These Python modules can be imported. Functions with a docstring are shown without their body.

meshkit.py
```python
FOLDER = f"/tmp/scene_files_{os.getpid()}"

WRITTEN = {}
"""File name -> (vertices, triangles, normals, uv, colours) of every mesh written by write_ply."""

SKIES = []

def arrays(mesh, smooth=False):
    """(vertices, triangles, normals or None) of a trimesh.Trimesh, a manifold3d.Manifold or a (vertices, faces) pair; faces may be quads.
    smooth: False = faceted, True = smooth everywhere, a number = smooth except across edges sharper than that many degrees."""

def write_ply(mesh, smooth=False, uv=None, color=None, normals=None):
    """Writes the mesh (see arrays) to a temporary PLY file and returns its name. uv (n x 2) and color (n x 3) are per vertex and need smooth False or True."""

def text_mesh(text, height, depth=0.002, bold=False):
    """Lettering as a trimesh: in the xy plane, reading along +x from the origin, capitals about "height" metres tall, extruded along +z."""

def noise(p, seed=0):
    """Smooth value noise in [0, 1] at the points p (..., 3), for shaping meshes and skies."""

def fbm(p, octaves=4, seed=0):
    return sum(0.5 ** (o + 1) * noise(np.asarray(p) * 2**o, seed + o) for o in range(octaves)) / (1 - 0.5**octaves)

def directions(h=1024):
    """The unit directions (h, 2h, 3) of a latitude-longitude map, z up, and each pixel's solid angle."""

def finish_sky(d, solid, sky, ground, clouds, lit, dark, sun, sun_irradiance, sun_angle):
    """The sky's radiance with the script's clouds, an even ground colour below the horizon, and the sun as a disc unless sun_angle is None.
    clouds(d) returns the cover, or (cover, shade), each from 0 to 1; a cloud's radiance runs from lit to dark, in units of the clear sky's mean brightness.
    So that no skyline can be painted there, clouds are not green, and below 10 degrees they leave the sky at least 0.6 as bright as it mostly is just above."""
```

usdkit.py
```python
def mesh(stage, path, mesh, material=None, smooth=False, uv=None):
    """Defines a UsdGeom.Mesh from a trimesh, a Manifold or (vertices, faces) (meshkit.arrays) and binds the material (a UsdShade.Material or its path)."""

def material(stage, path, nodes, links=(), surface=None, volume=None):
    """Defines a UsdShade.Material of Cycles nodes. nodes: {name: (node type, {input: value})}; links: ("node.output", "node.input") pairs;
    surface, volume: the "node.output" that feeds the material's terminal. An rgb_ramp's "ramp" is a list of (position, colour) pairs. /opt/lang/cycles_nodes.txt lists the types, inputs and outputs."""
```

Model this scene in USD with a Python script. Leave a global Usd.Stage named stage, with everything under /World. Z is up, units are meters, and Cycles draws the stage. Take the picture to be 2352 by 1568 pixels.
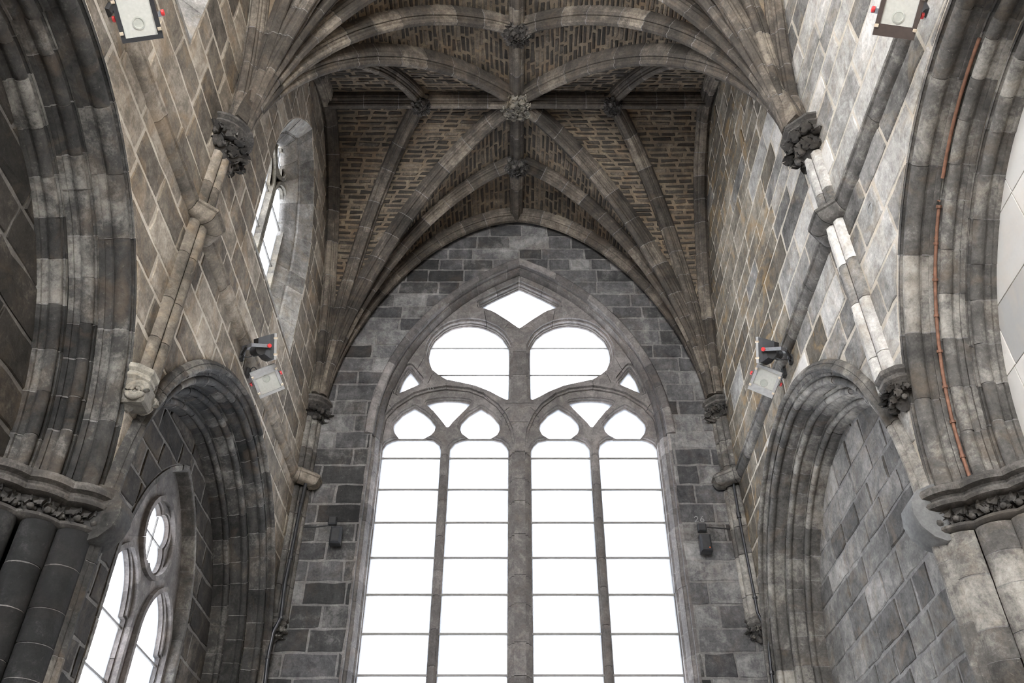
import math, random
import numpy as np, trimesh, mapbox_earcut, usdkit, meshkit
from pxr import Usd, UsdGeom, UsdLux, UsdShade, Gf, Sdf, Vt
from shapely.geometry import Polygon, LineString, Point, box, MultiPolygon
from shapely.ops import unary_union

stage = Usd.Stage.CreateInMemory()
UsdGeom.SetStageUpAxis(stage, UsdGeom.Tokens.z)
UsdGeom.SetStageMetersPerUnit(stage, 1.0)
UsdGeom.Xform.Define(stage, '/World'); UsdGeom.Scope.Define(stage, '/World/Looks')
rng = np.random.default_rng(7)

# ------------------------------------------------------------------ camera, sky, exposure
FPX, CX, CY, PITCH = 2016.0, 1187.0, 784.0, math.radians(39.35)
EYE = np.array([0.0, 0.0, 1.6])
CP, SP = math.cos(PITCH), math.sin(PITCH)
EXPOSURE = 3.35
cam = UsdGeom.Camera.Define(stage, '/World/camera')
cam.CreateHorizontalApertureAttr(36.0)
cam.CreateVerticalApertureAttr(24.0)
cam.CreateFocalLengthAttr(36.0 * FPX / 2352.0)
cam.CreateHorizontalApertureOffsetAttr(-(CX - 1176.0) * 36.0 / 2352.0)
cam.CreateClippingRangeAttr(Gf.Vec2f(0.05, 500.0))
cam.CreateExposureAttr(EXPOSURE)
_m = Gf.Matrix4d(1, 0, 0, 0, 0, -SP, CP, 0, 0, -CP, -SP, 0, *EYE, 1)
cam.AddTransformOp().Set(_m)
SKY = 1.0
dome = UsdLux.DomeLight.Define(stage, '/World/sky')
dome.CreateIntensityAttr(1.0)
dome.CreateColorAttr(Gf.Vec3f(0.97 * SKY, 1.0 * SKY, 1.04 * SKY))

# ------------------------------------------------------------------ general helpers
def ray(u, v):
    a, t = (u - CX) / FPX, (CY - v) / FPX
    return np.array([a, CP - t * SP, SP + t * CP])
def at_x(u, v, X):
    r = ray(u, v); return EYE + r * X / r[0]
def at_y(u, v, Y):
    r = ray(u, v); return EYE + r * Y / r[1]
def to_px(p):
    d = np.asarray(p, float) - EYE
    fw = np.maximum(d[..., 1] * CP + d[..., 2] * SP, 0.05); up = -d[..., 1] * SP + d[..., 2] * CP
    return np.stack([CX + FPX * d[..., 0] / fw, CY - FPX * up / fw], -1)
def seen(pts, margin=220):
    q = to_px(np.asarray(pts))
    return q[:, 0].max() > -margin and q[:, 0].min() < 2352 + margin and q[:, 1].max() > -margin and q[:, 1].min() < 1568 + margin
def px_area(pts):
    q = to_px(np.asarray(pts)); q = np.clip(q, [0, 0], [2352, 1568])
    x, y = q[:, 0], q[:, 1]
    return 0.5 * abs(np.dot(x, np.roll(y, -1)) - np.dot(y, np.roll(x, -1)))
_used = {}
def fresh(parent, name):
    k = (parent, name); n = _used.get(k, 0); _used[k] = n + 1
    return f'{parent}/{name}' if n == 0 else f'{parent}/{name}_{n:03d}'
def path_of(p):
    return '/World' if p is None else (p if isinstance(p, str) else str(p.GetPath()))
def tag(prim, label=None, cat=None, group=None, kind=None):
    for k, v in (('label', label), ('category', cat), ('group', group), ('kind', kind)):
        if v: prim.SetCustomDataByKey(k, v)
    return prim
def thing(name, label, cat, group=None, kind=None, loc=(0, 0, 0), mat4=None):
    x = UsdGeom.Xform.Define(stage, fresh('/World', name))
    if mat4 is not None: x.AddTransformOp().Set(Gf.Matrix4d(*np.asarray(mat4, float).T.ravel().tolist()))
    elif any(loc): x.AddTranslateOp().Set(Gf.Vec3d(*map(float, loc)))
    return tag(x.GetPrim(), label, cat, group, kind)
def put(parent, name, mesh, material, tone=None, smooth=False, label=None, kind=None):
    """ONE Mesh prim. mesh: trimesh or (vertices, faces); tone: a number or one per vertex (0 dark .. 1 pale)."""
    if isinstance(mesh, trimesh.Trimesh): v, f = np.asarray(mesh.vertices), np.asarray(mesh.faces)
    else: v, f = np.asarray(mesh[0], float), np.asarray(mesh[1], int)
    tv = None if tone is None else np.broadcast_to(np.asarray(tone, np.float32), (len(v),))
    n = None
    if smooth is not False:
        tm = trimesh.Trimesh(v, f, process=False)
        if smooth is True: v2, f2, n = meshkit.arrays(tm, True)
        else: v2, f2, n = meshkit.arrays(tm, smooth)
        if tv is not None and len(v2) != len(v): tv = np.full(len(v2), float(np.mean(tv)), np.float32)
        v, f = v2, f2
    p = fresh(path_of(parent), name)
    m = UsdGeom.Mesh.Define(stage, p)
    m.CreatePointsAttr(Vt.Vec3fArray.FromNumpy(np.ascontiguousarray(v, np.float32)))
    m.CreateFaceVertexCountsAttr(Vt.IntArray.FromNumpy(np.full(len(f), 3, np.int32)))
    m.CreateFaceVertexIndicesAttr(Vt.IntArray.FromNumpy(np.ascontiguousarray(f, np.int32).ravel()))
    m.CreateSubdivisionSchemeAttr('none')
    if n is not None:
        m.CreateNormalsAttr(Vt.Vec3fArray.FromNumpy(np.ascontiguousarray(n, np.float32))); m.SetNormalsInterpolation('vertex')
    if tv is not None:
        UsdGeom.PrimvarsAPI(m).CreatePrimvar('tone', Sdf.ValueTypeNames.FloatArray, 'vertex').Set(Vt.FloatArray.FromNumpy(np.ascontiguousarray(tv, np.float32)))
    if material is not None: UsdShade.MaterialBindingAPI.Apply(m.GetPrim()).Bind(material)
    return tag(m.GetPrim(), label, None, None, kind)
def join(parts):
    """Joins (vertices, faces) pairs."""
    vs, fs, n = [], [], 0
    for v, f in parts:
        v, f = np.asarray(v, float), np.asarray(f, int); vs.append(v); fs.append(f + n); n += len(v)
    return np.vstack(vs), np.vstack(fs)
def vf(tm): return np.asarray(tm.vertices), np.asarray(tm.faces)
def boxm(lo, hi):
    lo, hi = np.minimum(lo, hi), np.maximum(lo, hi)
    b = trimesh.creation.box(hi - lo); b.apply_translation((np.asarray(lo) + np.asarray(hi)) / 2); return vf(b)
def cbox(lo, hi, c=0.01):
    """A box with chamfered edges."""
    lo, hi = np.minimum(lo, hi).astype(float), np.maximum(lo, hi).astype(float)
    pts = []
    for k in range(3):
        for s in np.ndindex(2, 2, 2):
            p = np.where(s, hi, lo).astype(float)
            for j in range(3):
                if j != k: p[j] += c if s[j] == 0 else -c
            pts.append(p)
    h = trimesh.convex.convex_hull(np.array(pts)); return vf(h)
def tri(contour):
    """Triangulates one simple 2-D contour, indices in its own order."""
    c = np.ascontiguousarray(contour, np.float64)
    return np.asarray(mapbox_earcut.triangulate_float64(c, np.array([len(c)], np.uint32)), int).reshape(-1, 3)
def ring_of(poly, tol=0.004):
    c = np.array(poly.simplify(tol).exterior.coords)[:-1]
    if not Polygon(c).exterior.is_ccw: c = c[::-1]
    return c
def inset(c, b):
    """Moves the corners of the ccw contour c inwards by b along their mitres."""
    p, n = np.roll(c, 1, 0), np.roll(c, -1, 0)
    e1, e2 = c - p, n - c
    e1 /= np.linalg.norm(e1, axis=1, keepdims=True) + 1e-9; e2 /= np.linalg.norm(e2, axis=1, keepdims=True) + 1e-9
    n1, n2 = np.stack([-e1[:, 1], e1[:, 0]], 1), np.stack([-e2[:, 1], e2[:, 0]], 1)
    m = n1 + n2; k = (m * n1).sum(1, keepdims=True)
    return c + m * b / np.maximum(k, 0.55)
def stone_block(c, front, back, bevel, to3d, wob=0.004):
    """A dressed stone with bevelled edges: contour c in a wall's plane, from depth front to back; to3d(a, b, d)."""
    k = len(c); size = math.sqrt(abs(Polygon(c).area)); b = min(bevel, size * 0.15)
    i = inset(c, b) if Polygon(inset(c, b)).is_valid else c
    w = rng.normal(0, wob, k) if wob else np.zeros(k)
    v = np.vstack([to3d(c[:, 0], c[:, 1], np.full(k, back)), to3d(c[:, 0], c[:, 1], front + b * 0.8 + w * 0), to3d(i[:, 0], i[:, 1], front + w)])
    a = np.arange(k); n = (a + 1) % k
    f = []
    for r in (0, k):
        f += [np.stack([r + a, r + n, r + k + n], 1), np.stack([r + a, r + k + n, r + k + a], 1)]
    f.append(tri(i) + 2 * k)
    return v, np.vstack(f)
def pieces(g):
    return [p for p in getattr(g, 'geoms', [g]) if isinstance(p, Polygon) and not p.is_empty]
def plate(region, d0, d1, to3d):
    """A plate of the given outline (holes allowed) from depth d0 to d1."""
    out = []
    for p in pieces(region):
        m = trimesh.creation.extrude_polygon(p, 1.0, engine='earcut'); v = np.asarray(m.vertices)
        q, f = to3d(v[:, 0], v[:, 1], d0 + (d1 - d0) * v[:, 2]), np.asarray(m.faces)
        out.append((q, f if np.einsum('ij,ij->', q[f[:, 0]] - q[0], np.cross(q[f[:, 1]] - q[0], q[f[:, 2]] - q[0])) > 0 else f[:, ::-1]))
    return join(out)
def tube(pts, r, n=8, caps=True):
    p = np.asarray(pts, float); t = np.gradient(p, axis=0); t /= np.linalg.norm(t, axis=1, keepdims=True) + 1e-9
    a = np.cross(t, [0, 0, 1.0] if abs(t[:, 2]).mean() < 0.8 else [1.0, 0, 0]); a /= np.linalg.norm(a, axis=1, keepdims=True) + 1e-9
    b = np.cross(t, a); g = np.arange(n) * 2 * np.pi / n
    r = np.broadcast_to(np.asarray(r, float), (len(p),))
    v = (p[:, None] + r[:, None, None] * (np.cos(g)[None, :, None] * a[:, None] + np.sin(g)[None, :, None] * b[:, None])).reshape(-1, 3)
    f = []
    for i in range(len(p) - 1):
        for j in range(n):
            q = (i * n + j, i * n + (j + 1) % n, (i + 1) * n + (j + 1) % n, (i + 1) * n + j)
            f += [(q[0], q[1], q[2]), (q[0], q[2], q[3])]
    if caps:
        for base in (0, (len(p) - 1) * n): f += [(base, base + j, base + j + 1) for j in range(1, n - 1)]
    return v, np.array(f)
def loft(rings, closed_ends=True, profile=None):
    """Joins equal rings (n x k x 3) into a closed skin."""
    R = np.asarray(rings, float); n, k = R.shape[:2]
    i, j = np.meshgrid(np.arange(n - 1), np.arange(k), indexing='ij')
    q = np.stack([i * k + j, i * k + (j + 1) % k, (i + 1) * k + (j + 1) % k, (i + 1) * k + j], -1).reshape(-1, 4)
    f = [q[:, [0, 1, 2]], q[:, [0, 2, 3]]]
    if closed_ends:
        t = tri(profile) if profile is not None else np.array([(0, a, a + 1) for a in range(1, k - 1)])
        f += [t, t[:, ::-1] + (n - 1) * k]
    return R.reshape(-1, 3), np.vstack(f)
def unit(v): v = np.asarray(v, float); return v / (np.linalg.norm(v) + 1e-12)

# ------------------------------------------------------------------ materials
def stone_mat(name, dark, mid, pale, warm, warm_amt=0.25, tone_w=0.55, blotch=0.75, rough=0.9, bump=0.5, streak=0.25, scale=1.0, shift=0.0, mid_w=0.95, fine_w=0.65, speck=0.35):
    """Weathered sandstone: every stone's own tone, sooty blotches, drips, pale bloom and specks, ochre stains and grain."""
    big_w = blotch * 1.25
    N = {
        'geo': ('geometry', {}),
        'tone': ('attribute', {'attribute': 'tone'}),
        'big': ('noise_texture', {'scale': 1.3 * scale, 'detail': 7.0, 'roughness': 0.68, 'distortion': 0.7}),
        'mid': ('noise_texture', {'scale': 6.5 * scale, 'detail': 7.0, 'roughness': 0.72, 'distortion': 0.4}),
        'fine': ('noise_texture', {'scale': 34.0, 'detail': 6.0, 'roughness': 0.8}),
        'ochre': ('noise_texture', {'scale': 2.1 * scale, 'detail': 6.0, 'roughness': 0.65, 'distortion': 1.2}),
        'map': ('mapping', {'scale': (8.0, 8.0, 0.6)}),
        'run': ('noise_texture', {'scale': 1.0, 'detail': 5.0, 'roughness': 0.65}),
        'spk': ('noise_texture', {'scale': 26.0, 'detail': 5.0, 'roughness': 0.7, 'distortion': 0.5}),
        't0': ('math', {'math_type': 'multiply_add', 'value2': tone_w, 'value3': 0.5 - tone_w / 2 - big_w * 0.5 - mid_w * 0.5 - fine_w / 2 - streak / 2 + shift}),
        't1': ('math', {'math_type': 'multiply_add', 'value2': big_w}),
        't2': ('math', {'math_type': 'multiply_add', 'value2': mid_w}),
        't3': ('math', {'math_type': 'multiply_add', 'value2': fine_w}),
        't4': ('math', {'math_type': 'multiply_add', 'value2': streak}),
        'ramp': ('rgb_ramp', {'ramp': [(0.0, dark), (0.28, tuple(0.6 * a + 0.4 * b for a, b in zip(dark, mid))), (0.55, mid), (0.85, pale), (1.0, tuple(min(1, c * 1.3) for c in pale))]}),
        'of': ('map_range', {'from_min': 0.50, 'from_max': 0.70, 'to_min': 0.0, 'to_max': warm_amt, 'clamp': True}),
        'col': ('mix', {'mix_type': 'mix', 'color2': warm}),
        'sf': ('map_range', {'from_min': 0.62, 'from_max': 0.74, 'to_min': 0.0, 'to_max': speck, 'clamp': True}),
        'col2': ('mix', {'mix_type': 'mix', 'color2': tuple(min(1, c * 1.35) for c in pale)}),
        'hb': ('math', {'math_type': 'multiply_add', 'value2': 0.5}),
        'bump': ('bump', {'strength': bump, 'distance': 0.03}),
        'p': ('principled_bsdf', {'roughness': rough, 'specular_ior_level': 0.25}),
    }
    L = [('geo.position', k + '.vector') for k in ('big', 'mid', 'fine', 'ochre', 'spk', 'map')] + [
        ('map.vector', 'run.vector'), ('tone.fac', 't0.value1'), ('big.fac', 't1.value1'), ('t0.value', 't1.value3'), ('mid.fac', 't2.value1'), ('t1.value', 't2.value3'),
        ('fine.fac', 't3.value1'), ('t2.value', 't3.value3'), ('run.fac', 't4.value1'), ('t3.value', 't4.value3'), ('t4.value', 'ramp.fac'),
        ('ochre.fac', 'of.value'), ('of.result', 'col.fac'), ('ramp.color', 'col.color1'), ('spk.fac', 'sf.value'), ('sf.result', 'col2.fac'), ('col.color', 'col2.color1'), ('col2.color', 'p.base_color'),
        ('fine.fac', 'hb.value1'), ('mid.fac', 'hb.value3'), ('hb.value', 'bump.height'), ('bump.normal', 'p.normal')]
    return usdkit.material(stage, '/World/Looks/' + name, N, L, surface='p.BSDF')
def plain(name, color, rough=0.5, metal=0.0, spec=0.5, var=0.15, scale=25.0):
    N = {'geo': ('geometry', {}), 'n': ('noise_texture', {'scale': scale, 'detail': 4.0}),
         'r': ('rgb_ramp', {'ramp': [(0.25, tuple(c * (1 - var) for c in color)), (0.75, tuple(min(1, c * (1 + var)) for c in color))]}),
         'p': ('principled_bsdf', {'roughness': rough, 'metallic': metal, 'specular_ior_level': spec})}
    return usdkit.material(stage, '/World/Looks/' + name, N, [('geo.position', 'n.vector'), ('n.fac', 'r.fac'), ('r.color', 'p.base_color')], surface='p.BSDF')
M = {}
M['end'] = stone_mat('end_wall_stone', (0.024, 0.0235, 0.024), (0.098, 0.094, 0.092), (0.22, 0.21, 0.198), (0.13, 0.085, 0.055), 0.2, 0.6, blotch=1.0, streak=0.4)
M['left'] = stone_mat('left_wall_stone', (0.034, 0.030, 0.025), (0.18, 0.152, 0.120), (0.36, 0.31, 0.25), (0.28, 0.185, 0.10), 0.45, 0.55, blotch=0.95)
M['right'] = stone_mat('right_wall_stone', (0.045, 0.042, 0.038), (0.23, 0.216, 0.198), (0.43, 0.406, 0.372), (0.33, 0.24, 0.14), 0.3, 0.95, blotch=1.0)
M['right_brown'] = stone_mat('stained_wall_stone', (0.030, 0.026, 0.020), (0.12, 0.103, 0.080), (0.26, 0.225, 0.178), (0.30, 0.185, 0.075), 0.6, 0.5, blotch=1.0)
M['right_low'] = stone_mat('right_recess_stone', (0.03, 0.028, 0.026), (0.125, 0.118, 0.108), (0.25, 0.232, 0.21), (0.21, 0.15, 0.09), 0.3, 0.55, blotch=0.95)
M['arch'] = stone_mat('arch_stone', (0.020, 0.019, 0.017), (0.10, 0.092, 0.083), (0.26, 0.24, 0.21), (0.20, 0.14, 0.085), 0.25, 0.55, blotch=1.1)
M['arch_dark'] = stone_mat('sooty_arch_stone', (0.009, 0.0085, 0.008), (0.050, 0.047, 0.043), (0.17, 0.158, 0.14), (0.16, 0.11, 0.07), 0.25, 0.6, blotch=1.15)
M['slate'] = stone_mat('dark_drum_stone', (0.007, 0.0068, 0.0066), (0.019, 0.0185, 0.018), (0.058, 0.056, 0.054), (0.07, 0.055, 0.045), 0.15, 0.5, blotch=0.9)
M['recess_dark'] = stone_mat('dark_recess_stone', (0.009, 0.008, 0.0068), (0.036, 0.031, 0.026), (0.105, 0.09, 0.073), (0.14, 0.10, 0.06), 0.3, 0.6, blotch=1.0)  # darker base than the right recess stone
M['rib'] = stone_mat('rib_stone', (0.018, 0.0155, 0.0125), (0.076, 0.064, 0.052), (0.20, 0.168, 0.132), (0.15, 0.105, 0.07), 0.25, 0.5, blotch=1.0)
M['carved'] = stone_mat('carved_stone', (0.014, 0.013, 0.012), (0.055, 0.050, 0.045), (0.15, 0.135, 0.12), (0.13, 0.10, 0.07), 0.2, 0.5)
M['pale_carved'] = stone_mat('pale_carved_stone', (0.05, 0.045, 0.04), (0.17, 0.155, 0.13), (0.34, 0.31, 0.25), (0.26, 0.18, 0.09), 0.4, 0.5)
M['tracery'] = stone_mat('tracery_stone', (0.045, 0.041, 0.040), (0.13, 0.118, 0.11), (0.25, 0.225, 0.21), (0.20, 0.14, 0.10), 0.2, 0.6, streak=0.2)
M['slab'] = stone_mat('new_ashlar', (0.28, 0.27, 0.26), (0.42, 0.40, 0.37), (0.52, 0.49, 0.45), (0.46, 0.36, 0.26), 0.2, 0.9, blotch=0.25, bump=0.05, rough=0.75, mid_w=0.25, fine_w=0.1, streak=0.1, speck=0.0)
M['new_stone'] = stone_mat('new_cut_stone', (0.06, 0.06, 0.06), (0.115, 0.113, 0.11), (0.17, 0.165, 0.16), (0.13, 0.12, 0.11), 0.1, 0.5, blotch=0.4, bump=0.1)
M['brick'] = stone_mat('vault_brick', (0.018, 0.0155, 0.013), (0.050, 0.042, 0.034), (0.14, 0.113, 0.085), (0.13, 0.075, 0.042), 0.2, 0.6, blotch=0.9)
M['vault_mortar'] = stone_mat('vault_mortar', (0.052, 0.041, 0.029), (0.135, 0.105, 0.074), (0.235, 0.188, 0.13), (0.21, 0.125, 0.06), 0.35, 0.3, blotch=1.0)
M['mortar'] = stone_mat('lime_mortar', (0.16, 0.14, 0.112), (0.42, 0.37, 0.305), (0.56, 0.505, 0.43), (0.42, 0.30, 0.18), 0.3, 0.2, blotch=0.6, mid_w=0.7, fine_w=0.5)
M['mortar_end'] = stone_mat('grey_mortar', (0.05, 0.047, 0.045), (0.16, 0.15, 0.142), (0.30, 0.28, 0.26), (0.2, 0.15, 0.11), 0.2, 0.2, blotch=0.7)
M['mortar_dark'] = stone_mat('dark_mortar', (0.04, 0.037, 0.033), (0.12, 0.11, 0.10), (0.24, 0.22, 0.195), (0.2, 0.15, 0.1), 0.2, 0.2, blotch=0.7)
M['floor'] = stone_mat('floor_flags', (0.18, 0.17, 0.155), (0.30, 0.28, 0.255), (0.40, 0.375, 0.34), (0.33, 0.28, 0.22), 0.2, 0.4, bump=0.1)
M['black'] = plain('black_enamel', (0.022, 0.022, 0.024), 0.35)
M['dark_metal'] = plain('dark_metal', (0.035, 0.034, 0.034), 0.4, 0.4)
M['brown_metal'] = plain('brown_enamel', (0.05, 0.036, 0.03), 0.4)
M['steel'] = plain('galvanised_steel', (0.22, 0.225, 0.24), 0.45, 0.5)
M['grey_paint'] = plain('grey_paint', (0.30, 0.29, 0.28), 0.5)
M['red'] = plain('red_plastic', (0.55, 0.03, 0.03), 0.4)
M['clip'] = plain('pale_brass', (0.62, 0.52, 0.40), 0.35, 0.6)
M['reflector'] = plain('hammered_reflector', (0.62, 0.61, 0.55), 0.4, 0.25, var=0.08, scale=40)
M['lamp'] = plain('lamp_socket', (0.46, 0.46, 0.40), 0.5)
M['rust'] = plain('rusty_iron', (0.16, 0.075, 0.045), 0.75, 0.2, var=0.45, scale=18)
M['lead'] = plain('glazing_bar', (0.17, 0.16, 0.145), 0.6, 0.2)
M['paint_mark'] = plain('old_white_paint', (0.21, 0.205, 0.195), 0.9, var=0.3, scale=40)
M['led'] = plain('orange_lamp', (0.9, 0.18, 0.03), 0.4)
def pane_mat(name, tint, diff, tint2=(0.97, 0.97, 0.97)):
    N = {'geo': ('geometry', {}), 'n': ('noise_texture', {'scale': 0.9, 'detail': 3.0}),
         'r': ('rgb_ramp', {'ramp': [(0.3, tint), (0.7, tint2)]}),
         't': ('transparent_bsdf', {}), 'd': ('translucent_bsdf', {'color': (0.9, 0.92, 0.95)}), 'm1': ('mix_closure', {'fac': diff}),
         'g': ('glossy_bsdf', {'roughness': 0.12, 'color': (0.8, 0.8, 0.8)}), 'lw': ('layer_weight', {'blend': 0.5}), 'pw': ('math', {'math_type': 'power', 'value2': 4.0}), 'fr': ('math', {'math_type': 'multiply_add', 'value2': 0.5, 'value3': 0.03}), 'm2': ('mix_closure', {})}
    return usdkit.material(stage, '/World/Looks/' + name, N, [('geo.position', 'n.vector'), ('n.fac', 'r.fac'), ('r.color', 't.color'), ('t.BSDF', 'm1.closure1'), ('d.BSDF', 'm1.closure2'),
        ('m1.closure', 'm2.closure1'), ('g.BSDF', 'm2.closure2'), ('lw.facing', 'pw.value1'), ('pw.value', 'fr.value1'), ('fr.value', 'm2.fac')], surface='m2.closure')
M['pane'] = pane_mat('obscured_glass', (0.40, 0.42, 0.45), 0.10, (0.48, 0.48, 0.49))
M['lens'] = pane_mat('floodlight_glass', (0.97, 0.97, 0.97), 0.0)

# ------------------------------------------------------------------ the plan
W, D, REC = 3.5, 12.3, 0.65                    # half width, end wall, depth of the blind arches
ARCH = dict(a=2.85, c=0.12, zs=5.3)            # both arcade arches: half span, centre offset, springing
AR = ARCH['a'] + ARCH['c']
Y1, Y2 = 3.72, 9.38                            # arch centres, nearer and farther bay
CAP0, CAP1 = 4.90, 5.30                        # capital
def right3(a, b, d): return np.stack([W + np.asarray(d, float) + 0 * a, a, b], -1)
def left3(a, b, d): return np.stack([-(W + np.asarray(d, float)) + 0 * a, a, b], -1)
def end3(a, b, d): return np.stack([a, D + np.asarray(d, float) + 0 * a, b], -1)
SIDE3 = {1: right3, -1: left3}
def arch_pt(yc, side, r, s, zlow=0.0):
    """2-D point of an arch edge moved in by r; s < 0: on the jamb at springing + s, 0..1: along the arc to the apex."""
    r = np.asarray(r, float)
    if s <= 0:
        return yc + side * (ARCH['a'] - r), np.full(r.shape, ARCH['zs'] + s)
    R = AR - r; phi = s * np.arccos(ARCH['c'] / R)
    return yc - side * ARCH['c'] + side * R * np.cos(phi), ARCH['zs'] + R * np.sin(phi)
def arch_poly(yc, r, z0=-1.0):
    pts = [arch_pt(yc, 1, r, s) for s in np.linspace(0, 1, 28)] + [arch_pt(yc, -1, r, s) for s in np.linspace(1, 0, 28)[1:]]
    pts = [(float(a), float(b)) for a, b in pts]
    return Polygon([(yc + ARCH['a'] - r, z0)] + pts + [(yc - ARCH['a'] + r, z0)]).buffer(0)
def pointed(c0, a, c, zs, z0, r=0.0, n=20):
    """Outline of a pointed opening: half span a, centre offset c."""
    R = a + c - r; e = math.acos(c / R)
    p = [(c0 - c + R * math.cos(t), zs + R * math.sin(t)) for t in np.linspace(0, e, n)]
    q = [(2 * c0 - x, z) for x, z in p[::-1]]
    return Polygon([(c0 + a - r, z0)] + p + q[1:] + [(c0 - a + r, z0)])

def lay_stones(region, y0, y1, z0, z1, hs, ls, seed, joint=0.044, jitter=0.0):
    """Courses of stones cut to the region: list of polygons."""
    g = np.random.default_rng(seed); out = []; z = z0
    reg = region.buffer(-joint / 2)
    while z < z1:
        h = g.uniform(*hs); y = y0 - g.uniform(0, ls[1])
        while y < y1:
            l = g.uniform(*ls)
            for p in pieces(box(y + joint / 2, z + joint / 2, y + l - joint / 2, z + h - joint / 2).intersection(reg)):
                if p.area > 0.006: out.append(p)
            y += l
        z += h
    return out
def build_stones(owner, polys, to3d, material, name='stone', front=0.0, back=0.05, most=290, bevel=0.010, tones=(0, 1), wob=0.0015, proud=0.004, ragged=0.006):
    """The stones that show largest as parts, the rest as one joined part."""
    rows = []
    for p in polys:
        c = ring_of(p)
        if len(c) < 3 or Polygon(c).area < 0.004: continue
        if ragged:
            c2 = np.array(Polygon(c).segmentize(0.2).exterior.coords)[:-1] + rng.normal(0, ragged, (len(Polygon(c).segmentize(0.2).exterior.coords) - 1, 2))
            if Polygon(c2).is_valid: c = c2
        p3 = to3d(c[:, 0], c[:, 1], np.zeros(len(c)))
        if not seen(p3): continue
        rows.append((px_area(p3), c))
    rows.sort(key=lambda r: -r[0])
    rest, rtone = [], []
    for k, (a, c) in enumerate(rows):
        v, f = stone_block(c, front - 0.004 - abs(rng.normal(0, proud)), back, bevel, to3d, wob)
        t = float(np.clip(rng.beta(1.6, 1.6), 0, 1)) * (tones[1] - tones[0]) + tones[0]
        mt = material(c.mean(0)) if callable(material) else material
        if k < most: put(owner, name, (v, f), mt, t)
        else: rest.append((v, f)); rtone.append(np.full(len(v), t))
    if rest: put(owner, 'small_stones', join(rest), material(np.array([0.0, 5.0])) if callable(material) else material, np.concatenate(rtone), kind='stuff')

# ------------------------------------------------------------------ floor, walls
YBACK = -4.5
fl = thing('floor', 'worn stone floor below the picture', 'floor', kind='structure')
put(fl, 'paving', boxm((-4.6, YBACK - 0.6, -0.2), (4.6, 13.2, 0.0)), M['floor'], 0.5)

CLER = dict(c0=9.31, a=1.27, c=1.5, zs=11.6, z0=10.05)     # clerestory window, left wall
CLER1 = dict(CLER, c0=9.31 - 5.34)
CLER2 = dict(CLER, c0=9.31 - 10.9)                           # behind the camera
ZTOP = 15.3
def side_region(s):
    g = box(YBACK, 0, D + 0.5, ZTOP)
    for yc in (Y1, Y2): g = g.difference(arch_poly(yc, 0.03))
    if s < 0:
        for q in (CLER, CLER1, CLER2): g = g.difference(pointed(**q))
    return g
for s, nm, lb, mt, tn in ((1, 'wall_right', 'pale grey right side wall of long coursed stones with wide mortar joints', 'right', (0.15, 1.0)), (-1, 'wall_left', 'brownish left side wall of long coursed stones with pale mortar joints', 'left', (0.0, 1.0))):
    o = thing(nm, lb, 'wall', kind='structure')
    reg = side_region(s)
    put(o, 'mortar_bed', plate(reg, 0.002, 0.5, SIDE3[s]), M['mortar'], 0.8)
    polys = lay_stones(reg.intersection(box(2.0, 3.0, D + 0.3, ZTOP)), 2.0, D + 0.3, 3.0, ZTOP, (0.30, 0.44), (0.5, 1.15), 11 + s)
    gs_ = np.random.default_rng(77)
    stained = lambda c: M['right_brown'] if gs_.random() < np.clip((c[0] - 7.6 + 0.25 * (c[1] - 9)) / 1.6, 0.0, 0.95) else M['right']
    build_stones(o, polys, SIDE3[s], stained if s > 0 else M[mt], tones=tn)

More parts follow.
